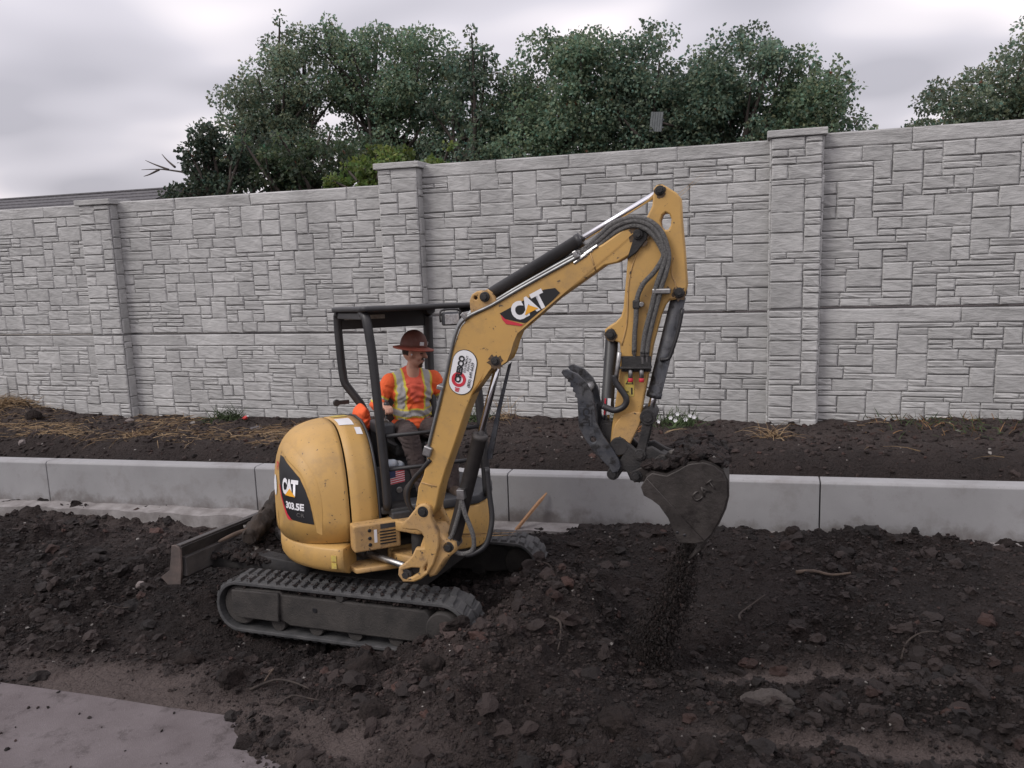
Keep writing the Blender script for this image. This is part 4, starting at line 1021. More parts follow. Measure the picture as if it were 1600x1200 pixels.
    # thumb: two toothed plates with a cross tube
    th = bplate('thumb', [OUT['thumb'], [(1.268 + .02 * math.cos(t), 1.622 + .02 * math.sin(t)) for t in (k * math.pi / 6 for k in range(12))]], .028, M['bluesteel'], .12, .005)
    bplate('thumb_plate', [OUT['thumb']], .028, M['bluesteel'], -.12, .005, th)
    MB().cyl((1.215, 1.945, -.12), (1.215, 1.945, .12), .032, 18).build('cross_tube', M['zinc'], th, BM, True)
    MB().box((1.25, 1.74, 0), (.03, .16, .23), Matrix.Rotation(R(4), 4, 'Z')).box((1.36, 1.55, 0), (.03, .2, .23), Matrix.Rotation(R(36), 4, 'Z')).build('web', M['bluesteel'], th, BM)
    lab = bplate('cast_patch', [[(1.183, 1.72), (1.262, 1.715), (1.262, 1.835), (1.183, 1.84)]], .006, M['bluesteel'], .136, .002, th)
    me = text_mesh('CAT', .062, .002, .9); me.transform(Matrix.Translation((1.224, 1.778, .1395)) @ Matrix.Rotation(R(-90), 4, 'Z'))
    link('lettering', me, M['decalblack'], lab, BM)
    bplate('thumb_mount', [[(1.31, 1.72), (1.38, 1.72), (1.39, 1.60), (1.37, 1.52), (1.31, 1.62)]], .12, M['black_dusty'], 0, .006)
    # links and coupler
    for z in (-.10, .10):
        bplate('link_arm', [[(1.595, 1.80), (1.655, 1.79), (1.64, 1.70), (1.600, 1.52), (1.57, 1.49), (1.54, 1.53), (1.575, 1.66)]], .022, M['black_dusty'], z, .005)
    for z in (-.085, .085): bplate('coupler', [OUT['coupler']], .035, M['black_dusty'], z, .008)
    for k in ('p1', 'p2', 'p3', 'p4'): pin('pin', PIN[k], .118, .040, M['black_dusty'])
    # bucket: two side plates and the curved shell between them
    W_ = .27
    bk = bplate('bucket', [OUT['bucket']], .022, M['steelworn'], W_, .005)
    bplate('side_plate', [OUT['bucket']], .022, M['steelworn'], -W_, .005, bk)
    bplate('side_cutter', [[(1.629, 1.418), (1.99, 1.022), (1.932, 1.003), (1.831, 1.003), (1.808, 1.044), (1.786, 1.103), (1.763, 1.161), (1.707, 1.242), (1.662, 1.276), (1.611, 1.304), (1.594, 1.357)]], .010, M['steelworn'], W_ + .014, .003, bk)
    back = [(1.629, 1.423), (1.663, 1.451), (1.753, 1.436), (1.821, 1.472), (1.887, 1.515), (1.976, 1.532), (2.041, 1.515), (2.096, 1.47), (2.123, 1.413), (2.127, 1.321), (2.11, 1.238), (2.07, 1.142), (2.027, 1.062), (1.988, 1.016), (1.945, .985)]
    v = []; f = []
    for p in back: v += [B3(p, -W_), B3(p, W_)]
    for i in range(len(back) - 1): f.append((2 * i, 2 * i + 1, 2 * i + 3, 2 * i + 2))
    o = MB().add(v, f).build('shell', M['steelworn'], bk, BM); sd = o.modifiers.new('shell', 'SOLIDIFY'); sd.thickness = .02; sd.offset = 0
    for k in range(4):
        z = -W_ + .05 + k * (2 * W_ - .10) / 3
        bplate('tooth', [[(1.995, 1.02), (1.955, .985), (1.892, .885), (1.905, .882), (1.975, .955), (2.01, 1.0)]], .05, M['steelworn'], z, .006, bk)
    for z in (-.10, .10): bplate('ear', [[(1.50, 1.40), (1.53, 1.335), (1.60, 1.345), (1.64, 1.40), (1.80, 1.44), (1.86, 1.49), (1.78, 1.52), (1.70, 1.53), (1.62, 1.46), (1.56, 1.43)]], .028, M['steelworn'], z, .005, bk)
    for (x, y) in ((1.80, 1.06), (1.845, 1.045)): MB().cyl((x + .02, y + .01, W_ + .01), (x + .02, y + .01, W_ + .024), .010, 10).build('bolt', M['decalblack'], bk, BM)
    me = text_mesh('CAT', .085, .0015, 1.06); me.transform(Matrix.Translation((1.985, 1.345, W_ + .0125)) @ Matrix.Rotation(R(42), 4, 'Z'))
    lo = link('lettering', me, M['steelworn'], bk, BM); sd = lo.modifiers.new('relief', 'SOLIDIFY'); sd.thickness = .006; sd.offset = 1
    # steel pipes and hoses
    P1 = [(0.07, 1.477), (0.093, 1.538), (0.164, 1.793), (0.238, 2.042), (0.29, 2.242), (0.332, 2.365), (0.372, 2.417), (0.437, 2.465), (0.571, 2.523), (0.73, 2.61), (0.885, 2.69), (1.081, 2.789), (1.188, 2.839)]
    P2 = [(0.083, 1.494), (0.106, 1.577), (0.176, 1.805), (0.246, 2.038), (0.300, 2.227), (0.342, 2.350), (0.385, 2.412), (0.460, 2.458), (0.591, 2.513), (0.748, 2.597), (0.902, 2.676), (1.101, 2.775), (1.198, 2.824)]
    for P, z in ((P1, .045), (P2, .092), (sh(P1, -.012, .006), .0)):
        MB().tube(smooth_path([B3(p, z) for p in P], 3), .0125, 10).build('steel_pipe', M['pipe'], EX, BM, True)
    for (x, y, an) in ((.205, 1.955, 75), (.40, 2.445, 45), (1.17, 2.83, 27)):
        MB().box((x, y, .05), (.03, .05, .12), Matrix.Rotation(R(an), 4, 'Z')).build('pipe_clamp', M['zinc'], EX, BM, bevel=.005)
    MB().box((.088, 1.50, .055), (.065, .075, .12), Matrix.Rotation(R(72 - 90), 4, 'Z')).build('pipe_manifold', M['zinc'], EX, BM, bevel=.010)
    HS = [[(1.198, 2.843), (1.303, 2.93), (1.406, 3.013), (1.527, 3.047), (1.634, 3.027), (1.712, 2.961), (1.751, 2.866), (1.762, 2.783), (1.742, 2.693), (1.718, 2.626), (1.702, 2.558), (1.661, 2.406), (1.632, 2.284), (1.619, 2.19)],
          [(1.202, 2.831), (1.323, 2.917), (1.426, 2.996), (1.539, 3.027), (1.633, 3.003), (1.696, 2.938), (1.731, 2.851), (1.742, 2.795), (1.714, 2.705), (1.682, 2.614), (1.653, 2.487), (1.62, 2.365), (1.603, 2.284), (1.592, 2.19)],
          [(1.206, 2.814), (1.335, 2.897), (1.446, 2.972), (1.546, 2.999), (1.625, 2.972), (1.68, 2.915), (1.719, 2.843), (1.727, 2.796), (1.671, 2.706), (1.607, 2.64), (1.57, 2.569), (1.557, 2.504), (1.552, 2.407), (1.543, 2.317), (1.538, 2.20)]]
    for k, h in enumerate(HS):
        zz = [.04 + (.115 - .04) * min(1, i / 4) - .02 * max(0, (i - 8) / 5) + (.004 if k == 1 else 0) for i in range(len(h))]
        MB().tube(smooth_path([B3(p, z) for p, z in zip(h, zz)], 4), .0165, 10).build('hose', M['hose'], EX, BM, True)
        a = Vector(B3(h[-1], zz[-1])); MB().cyl(a + Vector((0, -.07, -.01)), a + Vector((0, .03, 0)), .011, 10).cyl(a + Vector((0, -.02, -.004)), a + Vector((0, .005, 0)), .016, 6).build('hose_fitting', M['zinc'], EX, BM)
    for s_ in (.0, .035, .07):
        a = Vector((1.205 + s_, 2.80 + s_ * .75, .085)); MB().cyl(a - Vector((.05, .025, 0)), a + Vector((.04, .03, 0)), .0135, 8).build('pipe_fitting', M['zinc'], EX, BM)
    MB().box((1.715, 2.585, .105), (.115, .035, .05)).build('hose_clamp', M['zinc'], EX, BM, bevel=.008)
    MB().box((1.556, 2.505, .10), (.045, .055, .045)).build('hose_clamp', M['black_dusty'], EX, BM, bevel=.008)
    MB().cyl((1.59, 2.505, .09), (1.59, 2.505, .12), .017, 14).build('bolt', M['zinc'], EX, BM, True)
    # valve bracket on the stick
    MB().box((1.55, 2.12, .082), (.19, .10, .03)).box((1.55, 2.10, .105), (.20, .014, .07)).build('valve_bracket', M['black_dusty'], EX, BM, bevel=.004)
    for x in (1.515, 1.585): MB().cyl((x, 2.03, .11), (x, 2.09, .11), .015, 12).build('coupling', M['zinc'], EX, BM, True); MB().cyl((x, 2.005, .11), (x, 2.032, .11), .017, 12).build('coupling_cap', M['red'], EX, BM, True)
    MB().cyl((1.445, 2.20, .10), (1.415, 1.98, .10), .016, 10).build('swivel_fitting', M['zinc'], EX, BM, True)
    MB().tube(smooth_path([B3(p, .11) for p in [(1.41, 2.05), (1.422, 2.0), (1.47, 1.93), (1.487, 1.885), (1.468, 1.843), (1.414, 1.818), (1.367, 1.829), (1.331, 1.845)]], 4), .021, 10).build('hose', M['black'], EX, BM, True)
    # swing post casting
    so = bplate('swing_post', [OUT['swing'], OUT['swing_hole'], OUT['swing_hole2']], .055, M['yellow_dusty'], .10, .012)
    bplate('swing_post_cheek', [[p for p in OUT['swing'] if p[1] > .78]], .055, M['yellow_dusty'], -.12, .012, so)
    bplate('swing_post_body', [[(-.02, .95), (.13, .93), (.19, .86), (.25, .83), (.26, .77), (.18, .70), (.10, .58), (.05, .56), (-.02, .70), (-.01, .80), (.02, .87)]], .20, M['yellow_dusty'], 0, .02, so)
    bplate('swing_lug', [[(-.17, .62), (-.02, .65), (.08, .62), (.04, .57), (-.06, .53), (-.15, .53)]], .16, M['black_dusty'], .0, .012, so)
    pin('pin', (-.125, .578), .12, .045, M['black_dusty']); pin('pin', (.205, .80), .10, .042, M['black_dusty'])
    A = UP @ Vector((.30, -.50, .66)); Bq = BM @ Vector((-.135, .578, -.02)); A2 = A.lerp(Bq, .42)
    I_ = Matrix()
    sc = MB().cyl(A, A2, .045, 18).build('swing_cylinder', M['black_dusty'], EX, I_, True)
    MB().cyl(A2, Bq, .024, 16).build('rod', M['zinc'], sc, I_, True)
    # hoses looping round the boom foot
    def bh(pts, r, mat='black'): MB().tube(smooth_path([Vector(p) for p in pts], 5), r, 10).build('hose', M[mat], EX, BM, True)
    for k in range(4):
        d = k * .024; bh([(.078 + .008 * k, 1.44, .02 + d), (.03, 1.36, .0 + d), (-.06, 1.27, -.04 + d), (-.155 + d * .6, 1.17, -.05 + d), (-.15 + d * .6, 1.06, -.06 + d), (-.09 + d * .6, .98, -.08 + d), (.0, .93, -.10)], .017)
    bh([(.305, 1.20, .05), (.30, 1.10, .06), (.26, .97, .065), (.22, .87, .06), (.17, .83, .05)], .016, 'hose')
    bh([(.305, 1.18, .07), (.335, 1.05, .075), (.375, .94, .075), (.39, .86, .07), (.375, .78, .06), (.30, .74, .05), (.22, .755, .05)], .017, 'hose')
    bh([(.47, 1.36, -.04), (.49, 1.15, -.03), (.505, .98, -.01), (.47, .82, .03), (.39, .755, .05), (.32, .735, .05)], .020, 'black')
    MB().box((.31, 1.19, .06), (.055, .07, .06)).cyl((.31, 1.09, .065), (.31, 1.16, .065), .012, 10).build('hose_block', M['zinc'], EX, BM, bevel=.005)
    # grease smears on pins stay plain
front_end()
# ------------------------------------------------------------------ operator
M['skinmat'] = attr_material('skin', .6, .1, 300)
M['cloth'] = attr_material('hi_vis_cloth', .85, .35, 45)
M['pants'] = material('brown_canvas', (.045, .033, .032), .9, 0, (.075, .055, .052), 12, 6, .6, 26)
M['boot'] = material('boot_leather', (.04, .028, .02), .7, 0, (.06, .04, .03), 8)
M['hat'] = material('hard_hat_shell', (.165, .055, .038), .6, 0, (.12, .042, .03), 9, 6, spots=(.16, .10, .085), spots_scale=12, spots_range=(.55, .8))
M['hatbrim'] = material('hard_hat_brim', (.42, .105, .065), .65, 0, (.30, .08, .055), 12)
M['hair'] = material('dark_hair', (.03, .018, .012), .9, 0, (.05, .03, .02), 60, 3, .6, 120)
class Blob:
    """overlapping rounded solids that are fused into one skin"""
    def __init__(s): s.mb = MB()
    def cap(s, a, b, ra, rb, n=14, flat=1.0):
        a = Vector(a); b = Vector(b); d = (b - a).normalized(); pr = []
        for k in range(5): t = R(-90 + 22.5 * k); pr.append((ra * math.sin(t), max(ra * math.cos(t), .0008)))
        L_ = (b - a).length
        for k in range(5): t = R(22.5 * k); pr.append((L_ + rb * math.sin(t), max(rb * math.cos(t), .0008)))
        s.mb.lathe(a, d, pr, n); return s
    def chain(s, pts, rs):
        for i in range(len(pts) - 1): s.cap(pts[i], pts[i + 1], rs[i], rs[i + 1])
        return s
    def ell(s, c, r, m=None, n=16):
        m = m or Matrix(); v = []; f = []; h = 10
        for i in range(h + 1):
            t = R(-90 + 180 * i / h)
            for k in range(n):
                p = 2 * math.pi * k / n; q = Vector((r[0] * max(math.cos(t), .001) * math.cos(p), r[1] * max(math.cos(t), .001) * math.sin(p), r[2] * math.sin(t)))
                v.append(Vector(c) + m.to_3x3() @ q)
        for i in range(h):
            for k in range(n): f.append((i * n + k, i * n + (k + 1) % n, (i + 1) * n + (k + 1) % n, (i + 1) * n + k))
        f += [tuple(range(n))[::-1], tuple(range(h * n, (h + 1) * n))]
        s.mb.add(v, f); return s
    def fuse(s, name, voxel=.008, smooth=4):
        me = s.mb.mesh(name); o = bpy.data.objects.new(name, me); COL.objects.link(o)
        r = o.modifiers.new('r', 'REMESH'); r.mode = 'VOXEL'; r.voxel_size = voxel
        sm = o.modifiers.new('s', 'SMOOTH'); sm.factor = .5; sm.iterations = smooth
        bpy.context.view_layer.update(); dg = bpy.context.evaluated_depsgraph_get()
        m2 = bpy.data.meshes.new_from_object(o.evaluated_get(dg)); m2.name = name
        bpy.data.objects.remove(o); bpy.data.meshes.remove(me)
        m2.polygons.foreach_set('use_smooth', [True] * len(m2.polygons)); return m2
def coords(me):
    a = np.empty(len(me.vertices) * 3, np.float32); me.vertices.foreach_get('co', a); return a.reshape(-1, 3)
def operator():
    # all in the upper frame: x forward, y to his left, z up
    neck, head = Vector((.005, .275, 1.965)), Vector((.045, .287, 2.112))
    HM = Matrix.Rotation(R(56), 4, 'Z') @ Matrix.Rotation(R(9), 4, 'Y')       # he looks round to the bucket and down
    hp = lambda x, y, z: head + HM.to_3x3() @ Vector((x, y, z))
    J = dict(shR=(-.03, .085, 1.885), elR=(-.05, -.035, 1.70), wrR=(.165, -.035, 1.705), shL=(-.03, .465, 1.885), elL=(-.02, .575, 1.70), wrL=(.18, .575, 1.705),
             hipR=(-.06, .18, 1.455), knR=(.40, .10, 1.485), anR=(.44, .185, 1.06), hipL=(-.06, .36, 1.455), knL=(.40, .42, 1.485), anL=(.47, .42, 1.06))
    J = {k: Vector(v) for k, v in J.items()}
    b = Blob()
    b.ell((-.06, .27, 1.47), (.14, .17, .11)).ell((-.045, .27, 1.62), (.105, .155, .16)).ell((-.03, .27, 1.79), (.115, .175, .15))
    b.cap((-.03, .16, 1.89), (-.03, .39, 1.89), .055, .055).cap((-.02, .272, 1.90), neck + Vector((.018, .006, .06)), .064, .053)
    for s in 'RL':
        b.chain([J['sh' + s], J['el' + s], J['wr' + s]], [.056, .042, .029])
        b.chain([J['hip' + s], J['kn' + s], J['an' + s]], [.088, .060, .042]); b.cap(J['an' + s] + Vector((-.03, 0, -.04)), J['an' + s] + Vector((.13, 0, -.055)), .04, .035)
    # head: skull, jaw, nose, brow, ears
    b.ell(hp(-.012, 0, .03), (.098, .077, .105), HM).ell(hp(.022, 0, -.05), (.066, .056, .062), HM).cap(hp(.045, 0, -.088), hp(.062, 0, -.092), .026, .022)
    b.cap(hp(.088, 0, .022), hp(.106, 0, -.014), .010, .015).cap(hp(.072, -.04, .034), hp(.072, .04, .034), .016, .016)
    b.cap(hp(.076, -.02, -.05), hp(.076, .02, -.05), .014, .014)
    for s in (-1, 1): b.ell(hp(-.005, s * .079, 0), (.022, .010, .034), HM).ell(hp(.052, s * .045, -.02), (.03, .022, .03), HM)
    # hands: palm, four curled fingers, thumb at the side, closed on the levers
    for s, sg in (('R', 1), ('L', -1)):
        w = J['wr' + s]; lev = Vector((.225, -.03 if s == 'R' else .60, 1.70)); d = (lev - w).normalized()
        side = Vector((0, 0, 1)).cross(d); pc = w + d * .045 + Vector((0, 0, .005))
        b.cap(w, pc, .027, .032).ell(pc + d * .018, (.04, .036, .022))
        for k in range(4):
            r0 = pc + d * .045 + side * ((k - 1.5) * .018) + Vector((0, 0, .006)); ln = (.034, .04, .038, .030)[k]
            r1 = r0 + d * ln + Vector((0, 0, -.006)); r2 = r1 + d * .012 + Vector((0, 0, -.028)); r3 = r2 - d * .014 + Vector((0, 0, -.016))
            b.chain([r0, r1, r2, r3], [.0098, .0094, .0088, .008])
        t0 = pc + side * .026 * sg + Vector((0, 0, -.004)); t1 = t0 + side * .016 * sg + d * .032 + Vector((0, 0, -.012)); t2 = t1 + d * .026 - side * .006 * sg
        b.chain([t0, t1, t2], [.0125, .011, .0095])
    body = b.fuse('person', .0062, 3)
    P = coords(body); c = np.tile(np.array([.50, .28, .205]), (len(P), 1))
    hm = np.array(HM.to_3x3()); loc = (P - np.array(head)) @ hm
    face = P[:, 2] > 1.99
    beard = face & (loc[:, 0] > .052) & (loc[:, 2] < -.068) & (np.abs(loc[:, 1]) < .030)
    tache = face & (loc[:, 0] > .074) & (np.abs(loc[:, 2] + .034) < .010) & (np.abs(loc[:, 1]) < .034)
    lips = face & (loc[:, 0] > .08) & (np.abs(loc[:, 2] + .050) < .006) & (np.abs(loc[:, 1]) < .022)
    stub = face & (loc[:, 2] < -.02) & (loc[:, 0] > -.02) & ~beard; c[stub] = (.41, .225, .165)
    c[beard | tache] = (.06, .032, .02); c[lips] = (.33, .12, .10)
    eye = face & (loc[:, 0] > .066) & (np.abs(loc[:, 2] - .012) < .007) & (np.abs(np.abs(loc[:, 1]) - .032) < .014); c[eye] = (.05, .035, .03)
    brow = face & (loc[:, 0] > .07) & (np.abs(loc[:, 2] - .036) < .006) & (np.abs(np.abs(loc[:, 1]) - .032) < .022); c[brow] = (.06, .035, .025)
    hairm = face & (loc[:, 2] > -.015) & (loc[:, 0] < -.028 + .0) ; c[hairm] = (.04, .024, .017)
    set_tint(body, c)
    per = link('person', body, M['skinmat'], None, UP)
    tag(per, 'seated worker in orange high-visibility shirt and brown hard hat at the levers', 'person')
    # shirt and vest
    b = Blob()
    b.ell((-.06, .27, 1.51), (.155, .185, .09)).ell((-.045, .27, 1.63), (.125, .178, .16)).ell((-.03, .27, 1.79), (.132, .195, .15))
    b.cap((-.03, .14, 1.885), (-.03, .41, 1.885), .074, .074).cap((-.04, .272, 1.90), (-.03, .274, 1.945), .085, .074).cap((-.045, .272, 1.965), (-.035, .11, 1.895), .055, .06).cap((-.045, .272, 1.965), (-.035, .435, 1.895), .055, .06)
    for s in 'RL': b.chain([J['sh' + s], J['el' + s], J['el' + s].lerp(J['wr' + s], .45)], [.074, .062, .056])
    sh_ = b.fuse('shirt', .0065, 4); P = coords(sh_)
    x, y, z = P.T
    orange = np.array([.74, .125, .04]); tee = np.array([.66, .115, .07]); grey = np.array([.36, .35, .345]); yel = np.array([.58, .50, .07])
    c = np.tile(orange, (len(P), 1)); yy = np.abs(y - .27)
    front = x > -.06
    torso = (yy < .20) & (z > 1.44)
    vee = front & torso & (z > 1.70) & (yy < .015 + .095 * (z - 1.70) / .2); c[vee] = tee
    st = torso & (np.abs(yy - (.118 + .02 * (z - 1.75))) < .044) & (z > 1.56); c[st] = yel
    st2 = torso & (np.abs(yy - (.118 + .02 * (z - 1.75))) < .028) & (z > 1.56); c[st2] = grey
    hz = 1.605 + .22 * (yy - .06).clip(0) + .006 * np.sin(y * 31)
    h1 = torso & (np.abs(z - hz) < .040); c[h1] = yel; h2 = torso & (np.abs(z - hz) < .026); c[h2] = grey
    for s in 'RL':
        a, e = np.array(J['sh' + s]), np.array(J['el' + s]); d = e - a; t = ((P - a) @ d) / (d @ d)
        arm = (np.linalg.norm(P - (a + np.clip(t, 0, 1)[:, None] * d), axis=1) < .085) & (yy > .185)
        c[arm & (np.abs(t - .80) < .20)] = yel; c[arm & (np.abs(t - .80) < .13)] = grey
    set_tint(sh_, c)
    k = .007 * np.sin(z * 46 + 6 * np.sin(y * 17) + 4 * x) * np.sin(y * 33 + 5 * np.sin(z * 20)) + .004 * np.sin(z * 90 + y * 40); k *= (z < 1.86)
    P2 = P.copy(); P2[:, 0] += k; P2[:, 1] += .5 * k; sh_.vertices.foreach_set('co', P2.ravel().astype(np.float32)); sh_.update()
    link('shirt', sh_, M['cloth'], per, UP)
    # trousers, boots
    b = Blob().ell((-.06, .27, 1.455), (.15, .185, .105))
    for s in 'RL': b.chain([J['hip' + s], J['hip' + s].lerp(J['kn' + s], .5) + Vector((0, 0, .008)), J['kn' + s], J['an' + s] + Vector((0, 0, -.01))], [.102, .092, .080, .064])
    pt = b.fuse('trousers', .008, 4)
    P = coords(pt); k = .006 * np.sin(P[:, 0] * 60 + 9 * np.sin(P[:, 2] * 22)) * np.sin(P[:, 1] * 35); P[:, 2] += k; P[:, 1] += k * .6
    pt.vertices.foreach_set('co', P.ravel().astype(np.float32)); pt.update()
    link('trousers', pt, M['pants'], per, UP)
    for s in 'RL':
        b = Blob().cap(J['an' + s] + Vector((-.03, 0, -.045)), J['an' + s] + Vector((.15, 0, -.055)), .05, .042).cap(J['an' + s] + Vector((-.02, 0, -.04)), J['an' + s] + Vector((-.01, 0, .05)), .052, .055)
        link('boot', b.fuse('boot', .008, 3), M['boot'], per, UP)
    # full-brim hard hat
    ht = head + HM.to_3x3() @ Vector((-.012, 0, .052)); ax = HM.to_3x3() @ Vector((-.02, 0, 1))
    hat = MB().lathe(ht, ax, [(.0, .116), (.03, .115), (.07, .107), (.105, .089), (.132, .062), (.147, .03), (.151, .004)], 32).build('hard_hat', M['hat'], per, UP, True)
    MB().lathe(ht, ax, [(-.010, .100), (-.016, .166), (-.012, .174), (-.004, .172), (.006, .134), (.012, .110)], 36).build('brim', M['hatbrim'], hat, UP, True)
    rb = [ht + HM.to_3x3() @ Vector((.118 * math.cos(R(a)) * k, .012, .02 + .11 * math.sin(R(q)))) for a, q, k in ((0, 5, 1), (0, 30, .95), (0, 55, .75), (0, 80, .35))]
    for an, zz in ((28, .045), (-38, .045)):
        d = Vector((math.cos(R(an)), math.sin(R(an)), 0)); p = ht + HM.to_3x3() @ (d * .1135 + Vector((0, 0, zz)))
        m = HM @ Matrix.Rotation(R(an), 4, 'Z')
        MB().box(p, (.006, .042, .030), m).build('sticker', M['white'], hat, UP, bevel=.004)
    # ear plug
    MB().lathe(hp(.006, -.088, .0), HM.to_3x3() @ Vector((0, -1, 0)), [(-.01, .006), (.008, .008), (.012, .004)], 8).build('ear_plug', M['white'], per, UP, True)
operator()

# orange jacket stuffed behind the seat
def jacket():
    b = Blob().ell((-.26, -.125, 1.585), (.11, .075, .105)).ell((-.20, -.13, 1.53), (.09, .07, .09)).ell((-.32, -.11, 1.53), (.09, .08, .10)).ell((-.17, -.12, 1.615), (.06, .05, .05))
    me = b.fuse('jacket', .008, 3); P = coords(me)
    k = .010 * np.sin(P[:, 1] * 60 + 7 * np.sin(P[:, 2] * 18)) * np.sin(P[:, 2] * 26 + 5 * P[:, 0]); P += k[:, None] * np.array([.7, .4, .8]); me.vertices.foreach_set('co', P.ravel().astype(np.float32)); me.update()
    tag(link('jacket', me, M['orange'], None, UP), 'crumpled bright orange jacket tucked behind the operator beside the yellow hood', 'jacket')
    b = Blob().cap((.30, -.08, 1.24), (.32, -.02, 1.25), .05, .04).cap((.31, -.03, 1.20), (.30, .03, 1.22), .04, .05)
    m2 = b.fuse('rag', .008, 2)
    tag(link('rag', m2, material('pale_rag', (.35, .42, .5), .9, 0, (.5, .5, .52), 10), None, UP), 'crumpled pale blue rag above the flag sticker', 'rag')
jacket()
# ------------------------------------------------------------------ things lying about
def lump(r, seed, rough=.35, sub=4):
    rnd = np.random.default_rng(seed); v, f = ico(sub); p = v.copy()
    for k in range(13):                               # broken faces
        n = rnd.normal(size=3); n /= np.linalg.norm(n); d = rnd.uniform(.62, .92); h = p @ n - d
        p -= np.maximum(h, 0)[:, None] * n * rnd.uniform(.7, 1)
    for fr, am in ((2.5, .09), (6, .05), (14, .025)):
        ph = rnd.random(6) * 6.3
        q = np.sin(p[:, 0] * fr * 1.7 + ph[0] + 2 * np.sin(p[:, 1] * fr + ph[1])) * np.sin(p[:, 1] * fr * 1.3 + ph[2]) + np.sin(p[:, 2] * fr * 1.9 + ph[3] + p[:, 0] * fr) * np.sin(p[:, 0] * fr * .8 + ph[4])
        p *= (1 + am * q)[:, None]
    p *= (1 + rnd.normal(size=len(p)) * .012)[:, None]
    return np_mesh('lump', p * np.array(r), f, False)
def hz(x, y): return float(height(np.array([x]), np.array([y]))[0])
def put(name, x, y, r, seed, mat, label, cat, group=None, dz=.25, rz=0, z=None):
    zz = (hz(x, y) if z is None else z) + r[2] * dz
    o = link(name, lump(r, seed), mat, None, Matrix.Translation((x, y, zz)) @ Matrix.Rotation(rz, 4, 'Z')); return tag(o, label, cat, group)
put('rock', -2.76, 3.93, (.055, .045, .045), 1, M['rock'], 'pale jagged rock by the broken corner of the pavement', 'rock', 'loose rocks', z=.02)
put('rock', -5.21, 5.56, (.05, .04, .035), 2, M['rock'], 'small pale rock lying in the dirt below the raised blade', 'rock', 'loose rocks')
put('rock', -5.35, 7.62, (.06, .035, .035), 9, material('grey_rock', (.08, .07, .07), .9, 0, (.12, .1, .1), 12, 6, .5, 40), 'small dark rock sitting on the footing of the low wall', 'rock', 'loose rocks', z=curb_base(-5.35) + .02, dz=.5)
put('dirt_clod', .07, 4.83, (.15, .09, .075), 3, material('brown_clod', (.06, .05, .046), .95, 0, (.038, .031, .028), 9, 8, .8, 30), 'flat-topped pale brown clod standing out on the dirt at the lower right', 'clod', 'big clods of earth')
CL = [(-.74, 4.13, (.12, .09, .10), 'big dark clod near the bottom edge below the falling dirt'), (-2.02, 5.02, (.13, .07, .07), 'long clod on the slope of the heap right of the track'),
      (-2.55, 4.62, (.17, .12, .09), 'broad clod below the idler wheel of the near track'), (-1.95, 4.45, (.10, .09, .08), 'round clod halfway between the near track and the bottom edge'),
      (-2.20, 4.05, (.11, .09, .08), 'clod at the foot of the heap right of the pale compacted patch'), (-4.0, 4.66, (.12, .08, .08), 'dark clod above the pale patch next to the pavement'),
      (-3.42, 4.36, (.09, .07, .09), 'upright dark clod right of the pale patch'), (-2.92, 3.78, (.09, .07, .05), 'flat dark clod lying on the corner of the pavement'),
      (-.25, 4.02, (.10, .08, .08), 'clod at the bottom edge left of the flat-topped brown one'), (.30, 7.52, (.10, .08, .085), 'dark lump of dirt leaning on the low wall near its right joint'),
      (1.12, 7.55, (.11, .08, .08), 'low rounded lump of dirt against the low wall right of the joint'), (2.05, 7.60, (.10, .07, .08), 'last lump of dirt against the low wall before the right edge'),
      (-.62, 7.45, (.08, .06, .06), 'lump of dirt at the foot of the low wall behind the bucket teeth'), (-5.0, 7.15, (.05, .04, .035), 'small dark clod on bare ground beyond the blade')]
for k, (x, y, r, lab) in enumerate(CL): put('dirt_clod', x, y, r, 20 + k, M['clodbig'], lab, 'clod', 'big clods of earth', rz=k * 1.3)

def twig(x, y, ang, L_, r, mat, label, bend=.15, lift=.02, name='twig'):
    z = [hz(x + math.cos(ang) * L_ * t, y + math.sin(ang) * L_ * t) for t in (0, .33, .66, 1)]
    d = Vector((-math.sin(ang), math.cos(ang), 0))
    fr = Matrix.Translation((x, y, z[0]))
    pts = [Vector((math.cos(ang) * L_ * t, math.sin(ang) * L_ * t, z[i] - z[0] + lift + (.02 * (i % 2)))) + d * bend * L_ * math.sin(t * 4 + k_) for i, (t, k_) in enumerate(((0, 0), (.33, .4), (.66, .2), (1, .9)))]
    o = MB().tube(smooth_path(pts, 3), [r * (1 - .5 * k / 9) for k in range(10)], 7).build(name, mat, None, fr, True)
    return tag(o, label, 'twig', 'twigs and roots in the dirt')
M['twig'] = material('pale_twig', (.10, .07, .052), .9, 0, (.05, .036, .028), 20)
M['root'] = material('dark_root', (.022, .017, .015), .95, 0, (.045, .034, .028), 20)
twig(.30, 6.72, .12, .42, .017, M['twig'], 'pale splintered stick lying on the dirt right of the bucket', .05)
twig(-.12, 5.95, 1.2, .35, .010, M['root'], 'thin curved root right of the falling dirt')
twig(.95, 5.75, .7, .30, .009, M['root'], 'thin root above the upper pale strip')
twig(-3.25, 4.32, .15, .45, .010, M['root'], 'long dark root on the ground between pavement and near track')
twig(-3.3, 4.6, -.9, .25, .009, M['twig'], 'reddish twig hanging over the clods below the near track')
twig(-2.9, 4.12, .5, .26, .009, M['root'], 'short bent root beside the corner of the pavement')
twig(-1.35, 5.05, -1.0, .28, .010, M['root'], 'short root on the heap left of the falling dirt')
twig(-1.62, 5.75, -.6, .25, .007, M['root'], 'thin root across the top of the heap by the far track')
twig(-5.15, 5.05, 1.1, .22, .008, M['root'], 'small root in the dirt left of the near track')
